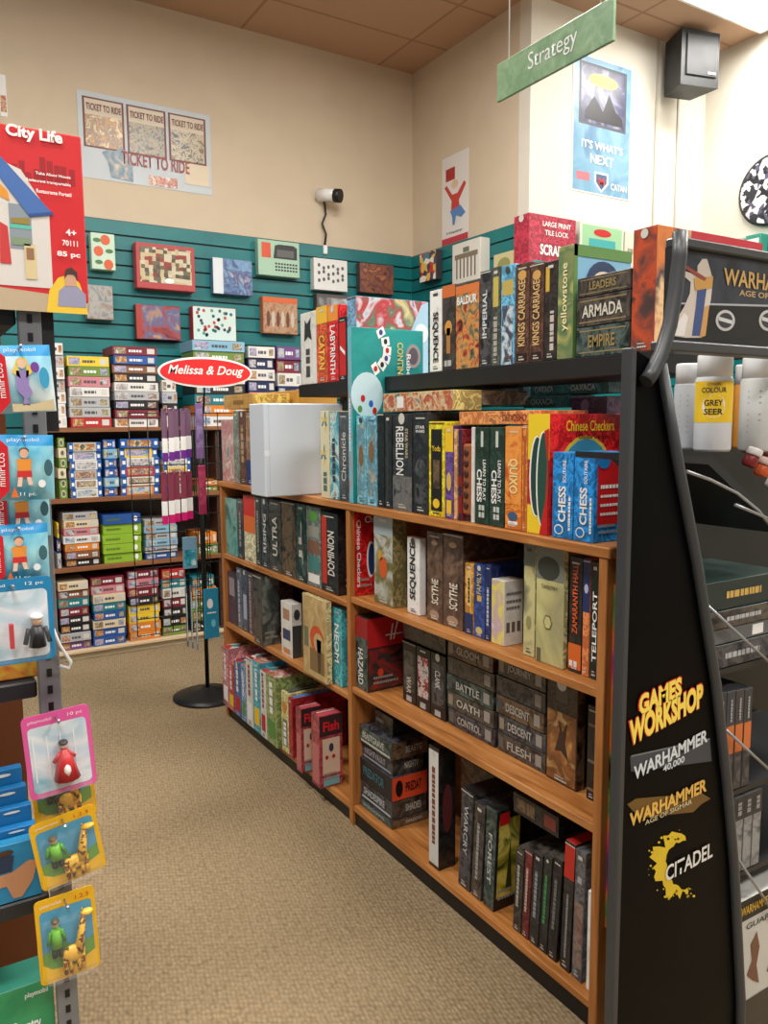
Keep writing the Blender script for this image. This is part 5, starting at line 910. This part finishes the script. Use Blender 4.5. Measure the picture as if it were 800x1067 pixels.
# red playset box on top
a = A(0, 128, 1.42); b = A(95, 325, 1.42); xr_ = A(89, 240, 1.42).x
mk = MB(); W2 = xr_ + .25; H2 = a.z - zt_ - .002; D2 = .12
lab = [('p', 'F', .0, .36, 1, .78, art([(190, 40, 44), (206, 60, 54)], 4, 'noise', 120))]
bx_ = empty('playset_box', (xr_ - W2 / 2, 1.42 + D2 / 2, zt_ + .002)); tag(bx_, 'red toy house playset box on top of the left rack', 'toy box')
mb = MB(); mb.box(-W2 / 2, W2 / 2, -D2 / 2, D2 / 2, 0, H2, (206, 34, 40), .002, faces={'R': (170, 60, 64), 'F': (206, 36, 42)})
def X_(u): return A(u, 240, 1.42).x - (xr_ - W2 / 2)
def Zz(v): return A(45, v, 1.42).z - zt_ - .002
def bp(mbb, pts, m, k=1): mbb.poly([Vector((X_(u), -D2 / 2 - .0003 * k, Zz(v))) for u, v in pts], m, flip=True) if False else mbb.poly([Vector((X_(u), -D2 / 2 - .0003 * k, Zz(v))) for u, v in pts], m)
sk = []
pr = random.Random(3); u_ = 8
while u_ < 78: hh_ = pr.uniform(8, 26); bp(mb, [(u_, 190), (u_ + 6, 190), (u_ + 6, 190 - hh_), (u_, 190 - hh_)], (160, 26, 34)); u_ += pr.uniform(6, 9)
bp(mb, [(-40, 300), (52, 300), (52, 222), (25, 180), (-40, 160)], (216, 210, 204), 2); bp(mb, [(-40, 222), (-4, 222), (-4, 300), (-40, 300)], (190, 196, 200), 3)
bp(mb, [(10, 262), (33, 262), (33, 216), (10, 216)], (140, 150, 160), 3); bp(mb, [(10, 241), (33, 241), (33, 237), (10, 237)], (90, 190, 170), 4); bp(mb, [(12, 236), (31, 236), (31, 229), (12, 231)], (150, 130, 60), 5); bp(mb, [(12, 258), (31, 258), (31, 250), (12, 250)], (130, 150, 120), 5); bp(mb, [(-2, 278), (10, 278), (8, 240), (0, 236)], (200, 60, 60), 5)
bp(mb, [(-6, 207), (12, 214), (10, 204), (3, 198), (-4, 200)], (226, 150, 50), 4); bp(mb, [(24, 292), (36, 292), (36, 256), (24, 256)], (214, 196, 150), 5); bp(mb, [(26, 272), (34, 272), (34, 260), (26, 260)], (150, 110, 80), 6)
bp(mb, [(44, 325), (48, 302), (58, 288), (70, 284), (80, 292), (87, 315), (87, 325)], (236, 196, 60), 3); bp(mb, [(56, 318), (58, 302), (66, 295), (78, 296), (86, 304), (86, 318)], (150, 150, 176), 4); bp(mb, [(65, 296), (65, 284), (70, 279), (76, 283), (77, 296)], (206, 160, 130), 5); bp(mb, [(64, 289), (66, 279), (72, 276), (78, 281), (78, 289), (74, 284), (68, 284)], (70, 50, 40), 6)
bp(mb, [(-40, 325), (50, 325), (48, 306), (-40, 300)], (190, 170, 140), 2)
mb.build('carton', bx_)
mb = MB(); bp(mb, [(57, 223), (32, 228), (0, 188), (-30, 150), (-30, 128), (-2, 163)], (70, 110, 176), 6); bp(mb, [(57, 223), (32, 228), (30, 225), (55, 220)], (46, 80, 140), 7); mb.build('printed_roof', bx_)
def bt(s, u0, v0, u1, v1, col=WHITE, bold=.02): put_text(bx_, s, (X_((u0 + u1) / 2), -D2 / 2 - .003, (Zz(v0) + Zz(v1)) / 2), (1, 0, 0), (0, 0, 1), X_(u1) - X_(u0), Zz(v0) - Zz(v1), col, 'lettering', bold=bold)
bt('City Life', 12, 135, 70, 151, bold=.04); bt('4+', 68, 236, 79, 243); bt('70111', 64, 248, 80, 254); bt('85 pc', 58, 260, 82, 267, bold=.03)
bt('Take Along House', 40, 180, 76, 184); bt('Restaurant transportable', 30, 188, 76, 192); bt('Restaurante Portatil', 40, 198, 76, 202)
# hanging cards and bags
def rounded(w_, h_, rad, n=4):
    out = []
    for cx_, cz_, a0 in ((w_ / 2 - rad, h_ - rad, 0), (-w_ / 2 + rad, h_ - rad, PI / 2), (-w_ / 2 + rad, rad, PI), (w_ / 2 - rad, rad, 1.5 * PI)):
        for t in range(n + 1): out.append(Vector((cx_ + rad * math.cos(a0 + t * PI / 2 / n), 0, cz_ + rad * math.sin(a0 + t * PI / 2 / n))))
    return out
GIR = art([(120, 70, 30), (232, 180, 60), (236, 186, 66)], 170, 'cells', 121)
def blister(lb, u0, v0, u1, v1, Y, base, kind, tilt=0, nm='toy_blister_card'):
    um, vmm = (u0 + u1) / 2, (v0 + v1) / 2; w_ = ony(u1, vmm, Y).x - ony(u0, vmm, Y).x; b_ = ony(um, v1, Y); h_ = ony(um, v0, Y).z - b_.z
    rr = empty(nm, (b_.x, Y, b_.z)); mb = MB(); mb.prism(rounded(w_, h_, w_ * .08), (0, .002, 0), base); q = [Vector(p_) for p_ in rounded(w_ * .86, h_ * .8, w_ * .07)]
    pic = art([(60, 140, 190), (90, 170, 200), (110, 150, 90)], 7, 'noise', 122) if kind == 'giraffe' else (art([(170, 206, 226), (226, 230, 236), (120, 180, 200)], 9, 'noise', 123))
    mb.poly([v + Vector((0, -.0008, h_ * .06)) for v in q], (84, 160, 196) if kind == 'giraffe' else pic)
    if kind == 'giraffe':
        mb.poly([Vector((x * w_, -.0014, z * h_)) for x, z in ((-.43, .12), (.43, .12), (.43, .42), (.2, .34), (-.1, .45), (-.43, .36))], (110, 160, 70))
        mb.poly([Vector((x * w_, -.002, z * h_)) for x, z in ((-.48, .05), (.48, .05), (.46, .25), (.1, .14), (-.3, .17), (-.46, .26))], (240, 190, 40))
    elif kind == 'lady':
        for k_ in range(4): mb.poly([Vector((x * w_, -.0014, z * h_)) for x, z in ((-.38 + k_ * .2, .2), (-.36 + k_ * .2, .2), (-.36 + k_ * .2, .74), (-.38 + k_ * .2, .74))], WHITE)
    mb.build('card', rr)
    fg = MB()
    if kind == 'giraffe':
        s = h_; fg.ball((.06 * w_, -.012, .32 * s), (.2 * w_, .008, .1 * s), GIR, 12)
        fg.tube([(.14 * w_, -.012, .32 * s), (.2 * w_, -.012, .5 * s), (.27 * w_, -.012, .74 * s)], .09 * w_, GIR, 10, .045 * w_)
        fg.ball((.33 * w_, -.012, .755 * s), (.11 * w_, .008, .035 * s), (236, 190, 70), 10); fg.tube([(.26 * w_, -.012, .77 * s), (.25 * w_, -.012, .82 * s)], .012 * w_, (200, 150, 50), 5)
        for lx in (-.09, .0, .13, .2): fg.tube([(lx * w_, -.012, .3 * s), (lx * w_, -.012, .1 * s)], .045 * w_, GIR, 6, .035 * w_)
        fg.build('toy_giraffe', rr); fg = MB()
        fg.ball((-.2 * w_, -.012, .73 * s), .06 * w_, (206, 166, 136), 10); fg.ball((-.2 * w_, -.012, .765 * s), (.07 * w_, .01, .02 * s), (96, 86, 66), 8); fg.tube([(-.2 * w_, -.012, .67 * s), (-.2 * w_, -.012, .46 * s)], .075 * w_, (110, 180, 50), 8, .1 * w_)
        for q_ in (-1, 1): fg.tube([((-.2 + q_ * .09) * w_, -.012, .65 * s), ((-.2 + q_ * .14) * w_, -.012, .5 * s)], .03 * w_, (80, 150, 40), 6); fg.tube([((-.2 + q_ * .05) * w_, -.012, .47 * s), ((-.2 + q_ * .05) * w_, -.012, .34 * s)], .045 * w_, (56, 60, 54), 8)
        fg.build('toy_keeper', rr)
    elif kind == 'lady':
        s = h_; fg.ball((.05 * w_, -.012, .6 * s), .055 * w_, (220, 180, 150), 10); fg.ball((.05 * w_, -.01, .63 * s), (.075 * w_, .01, .035 * s), (40, 34, 40), 10)
        fg.tube([(.05 * w_, -.012, .56 * s), (.05 * w_, -.012, .42 * s), (.05 * w_, -.012, .2 * s)], .05 * w_, (190, 40, 44), 12, .2 * w_); fg.ball((.05 * w_, -.02, .32 * s), (.07 * w_, .012, .09 * s), (224, 216, 210), 8); fg.tube([(-.01 * w_, -.012, .52 * s), (-.12 * w_, -.012, .42 * s)], .03 * w_, (190, 40, 44), 6); fg.tube([(.1 * w_, -.012, .52 * s), (.2 * w_, -.012, .44 * s)], .03 * w_, (190, 40, 44), 6)
        fg.build('toy_lady', rr)
    else:
        s = h_
        for cx_, c1, c2 in ((.27, (24, 24, 28), (226, 226, 226)),):
            fg.ball((cx_ * w_, -.014, .5 * s), .07 * w_, (210, 170, 140), 10); fg.ball((cx_ * w_, -.013, .55 * s), (.085 * w_, .012, .04 * s), c2, 10); fg.tube([(cx_ * w_, -.014, .44 * s), (cx_ * w_, -.014, .2 * s)], .07 * w_, c1, 8, .11 * w_); fg.tube([(.17 * w_, -.014, .42 * s), (.12 * w_, -.014, .24 * s)], .03 * w_, c1, 6); fg.tube([(.37 * w_, -.014, .42 * s), (.42 * w_, -.014, .24 * s)], .03 * w_, c1, 6)
        fg.box(-.06 * w_, -.01 * w_, -.02, -.008, .22 * s, .5 * s, RED); fg.build('toy_figure', rr)
    MB().prism([v * .84 + Vector((0, 0, h_ * .06)) for v in rounded(w_, h_ * .82, w_ * .1)], (0, -.022, 0), mat((240, 244, 250), rough=.06, alpha=.05)).build('clear_blister', rr)
    MB().tube([(0, .02, h_ * .93), (0, -.03, h_ * .93), (0, -.034, h_ * .97)], .002, STEEL, 6).build('peg_hook', rr)
    put_text(rr, {'giraffe': '1.2.3', 'lady': '10 pc', 'figure': '12 pc'}[kind], (w_ * .28, -.003, h_ * .93), (1, 0, 0), (0, 0, 1), w_ * .22, h_ * .05, WHITE if kind != 'giraffe' else RED, 'lettering')
    put_text(rr, 'playmobil', (-w_ * .24, -.003, h_ * .93), (1, 0, 0), (0, 0, 1), w_ * .34, h_ * .045, WHITE, 'lettering')
    rr.rotation_euler = (0, tilt, 0); return tag(rr, lb, 'toy pack')
blister('yellow giraffe toy card mostly hidden behind the pink card', 38, 775, 103, 857, 1.415, (240, 186, 30), 'giraffe', -.06)
blister('pink toy card with lady in red dress, above the giraffe cards', 32, 739, 103, 825, 1.36, (226, 90, 160), 'lady', -.06)
blister('yellow giraffe toy card tilted just below the pink card', 44, 845, 113, 916, 1.38, (240, 186, 30), 'giraffe', -.14)
blister('yellow giraffe toy card hanging lowest and nearly straight', 43, 929, 106, 1017, 1.38, (240, 186, 30), 'giraffe', -.03)
blister('blue toy card with black dressed white capped figure', -28, 603, 60, 692, 1.34, (30, 130, 180), 'figure')
def bag(lb, u0, v0, u1, v1, Y, kind, tilt=0):
    um, vmm = (u0 + u1) / 2, (v0 + v1) / 2; w_ = ony(u1, vmm, Y).x - ony(u0, vmm, Y).x; b_ = ony(um, v1, Y); h_ = ony(um, v0, Y).z - b_.z
    rr = empty('toy_bag', (b_.x, Y, b_.z)); mb = MB(); N = 12
    m = art([(40, 150, 200), (150, 206, 226), (226, 236, 236)], 7, 'noise', 125) if kind == 'mermaid' else art([(60, 160, 196), (170, 220, 226), (90, 180, 130)], 6, 'noise', 126)
    hd = mat((16, 140, 200)); i, j2 = mb.mi(m), mb.mi(hd)
    for sgn in (-1, 1):
        V_ = [[mb.bm.verts.new((w_ * (a_ / N - .5), sgn * .016 * (math.sin(PI * a_ / N) * math.sin(PI * c_ / N)) ** .5 if 0 < a_ < N and 0 < c_ < N else 0, h_ * c_ / N)) for a_ in range(N + 1)] for c_ in range(N + 1)]
        for c_ in range(N):
            for a_ in range(N):
                q = [V_[c_][a_], V_[c_][a_ + 1], V_[c_ + 1][a_ + 1], V_[c_ + 1][a_]]
                f = mb.bm.faces.new(q if sgn < 0 else q[::-1]); f.smooth = True; f.material_index = j2 if c_ >= N - 2 else i
    mb.build('pouch', rr)
    yb_ = -.0175; rb_ = MB(); rb_.poly([Vector((x * w_, yb_, z * h_)) for x, z in ((-.5, .06), (-.42, .0), (-.24, .16), (-.24, .82), (-.42, .98), (-.5, .92))], (206, 26, 40)); rb_.build('red_ribbon', rr)
    put_text(rr, 'miniPLUS', (-.36 * w_, yb_ - .002, .48 * h_), (0, 0, 1), (-1, 0, 0), h_ * .5, w_ * .12, WHITE, 'lettering'); put_text(rr, 'playmobil', (0, -.012, .92 * h_), (1, 0, 0), (0, 0, 1), w_ * .5, h_ * .07, WHITE, 'lettering')
    pm = MB()
    def PP_(pts, c_, k=1): pm.poly([Vector((x * w_, yb_ - .0008 * k, z * h_)) for x, z in pts], c_)
    def circ(cx_, cz_, rx, rz_, c_, k=1): PP_([(cx_ + rx * math.cos(t * PI / 8), cz_ + rz_ * math.sin(t * PI / 8)) for t in range(16)], c_, k)
    if kind == 'mermaid':
        PP_([(-.1, .62), (.1, .62), (.07, .4), (.12, .3), (.02, .2), (.06, .1), (-.02, .12), (-.06, .1), (-.02, .22), (-.12, .34)], (150, 130, 190)); circ(.0, .72, .07, .07, (236, 200, 170), 2); circ(0, .75, .09, .06, (240, 206, 90), 1.5); PP_([(-.16, .6), (-.08, .76), (-.04, .5)], (240, 206, 90), 1); PP_([(.16, .6), (.08, .76), (.04, .5)], (240, 206, 90), 1); circ(.33, .5, .08, .16, (60, 160, 200)); circ(.2, .66, .07, .08, (120, 70, 160)); PP_([(-.22, .02), (.44, .02), (.44, .18), (.1, .12), (-.22, .14)], (206, 190, 150))
    else:
        circ(.0, .72, .07, .07, (226, 180, 150), 2); circ(0, .76, .08, .05, (120, 70, 40), 1.5); PP_([(-.12, .64), (.12, .64), (.1, .46), (-.1, .46)], (236, 150, 60)); PP_([(-.11, .46), (.11, .46), (.12, .36), (-.12, .36)], (206, 50, 50)); PP_([(-.1, .36), (-.03, .36), (-.05, .22), (-.12, .22)], (236, 200, 180)); PP_([(.03, .36), (.1, .36), (.13, .24), (.06, .24)], (236, 200, 180)); circ(.27, .26, .06, .06, WHITE); circ(.38, .5, .07, .13, (60, 100, 110)); PP_([(-.22, .06), (-.1, .06), (-.16, .22)], (226, 110, 50))
    pm.build('printed_figure', rr)
    if kind != 'mermaid': put_text(rr, '11 pc.', (.05 * w_, yb_ - .002, .1 * h_), (1, 0, 0), (0, 0, 1), w_ * .26, h_ * .07, WHITE, 'lettering')
    MB().tube([(0, .02, h_ * .95), (0, -.03, h_ * .95), (0, -.034, h_ * .98)], .002, STEEL, 6).build('peg_hook', rr)
    rr.rotation_euler = (0, tilt, 0); return tag(rr, lb, 'toy pack')
bag('blue mermaid toy bag with red ribbon, topmost on the left rack', -6, 360, 60, 430, 1.36, 'mermaid', -.06)
bag('green blue football boy toy bag, upper of three', -8, 453, 58, 521, 1.36, 'boy', .02)
bag('green blue football boy toy bag, squeezed in the middle of three', -8, 500, 54, 560, 1.414, 'boy')
bag('green blue football boy toy bag, lowest of three', -12, 546, 53, 606, 1.37, 'boy')
tag(MB().box(-.06, .06, -.02, .02, 0, .05, art([(206, 40, 40), (226, 180, 60), (60, 60, 60)], 18, 'noise', 127), .003).build('toy_box', None, (A(30, 700).x - .02, YL_ + .04, shz[1] + .001)), 'small red and yellow toy box on the middle left shelf edge', 'toy box')
# boxes on the left rack shelves
zs = shz[2] + .001; xa = A(48, 870).x
blue = art([(30, 120, 180), (50, 150, 200), (20, 100, 160)], 8, 'noise', 128)
horse = [('g', 'F', [(.62, .3), (.74, .5), (.9, .52), (.96, .66), (.99, .62), (.97, .3), (.93, .06), (.9, .06), (.88, .3), (.74, .3), (.7, .05), (.67, .05)], (206, 150, 110), 1), ('g', 'F', [(.84, .55), (.9, .55), (.91, .8), (.86, .82)], (40, 60, 90), 2), ('e', 'F', .88, .87, .03, .05, (80, 50, 40), 3)]
game_box('blue toy box with brown horse and rider on the lower left shelf', -.3, min(xa, .172), YL_ + .002, YL_ + .028, zs, A(20, 872, YL_ + .02).z, (40, 140, 190), deco=horse, cat='toy box', name='toy_box')
for k in range(4):
    zc = A(20, 872, YL_ + .02).z + .001
    game_box(f'blue toy box edge with white figures, {["lowest", "second lowest", "third lowest", "topmost"][k]} of the layered four', -.3, min(.172, A(42, 850).x) - .004 * k, YL_ + .03 + .022 * k, YL_ + .05 + .022 * k, zs, zc + .012 + .028 * k, (26, 116, 178), deco=[('e', 'F', .93, .95, .03, .015, WHITE), ('s', 'F', .6, .955, .75, .965, WHITE), ('s', 'F', .3, .955, .5, .965, WHITE)], cat='toy box', name='toy_box')
game_box('green and teal country toy box on the bottom left shelf', -.3, .181, 1.453, 1.53, .101, A(40, 1022, 1.453).z, (50, 130, 110), faces={'F': art([(40, 140, 90), (80, 170, 110), (60, 150, 170)], 4, 'noise', 129)}, text=[('F', 'Country', .9, .84, .1, .07, WHITE, 0, .02), ('F', 'playmobil', .94, .96, .08, .025, WHITE)], cat='toy box', name='toy_box')
MBh = MB(); MBh.tube([A(55, 655, 1.42), A(62, 672, 1.42), A(74, 690, 1.42), A(72, 696, 1.42), A(62, 694, 1.42)], .003, (226, 226, 224), 8)
tag(MBh.build('price_hook'), 'white bent wire hook sticking out of the perforated upright', 'hook')
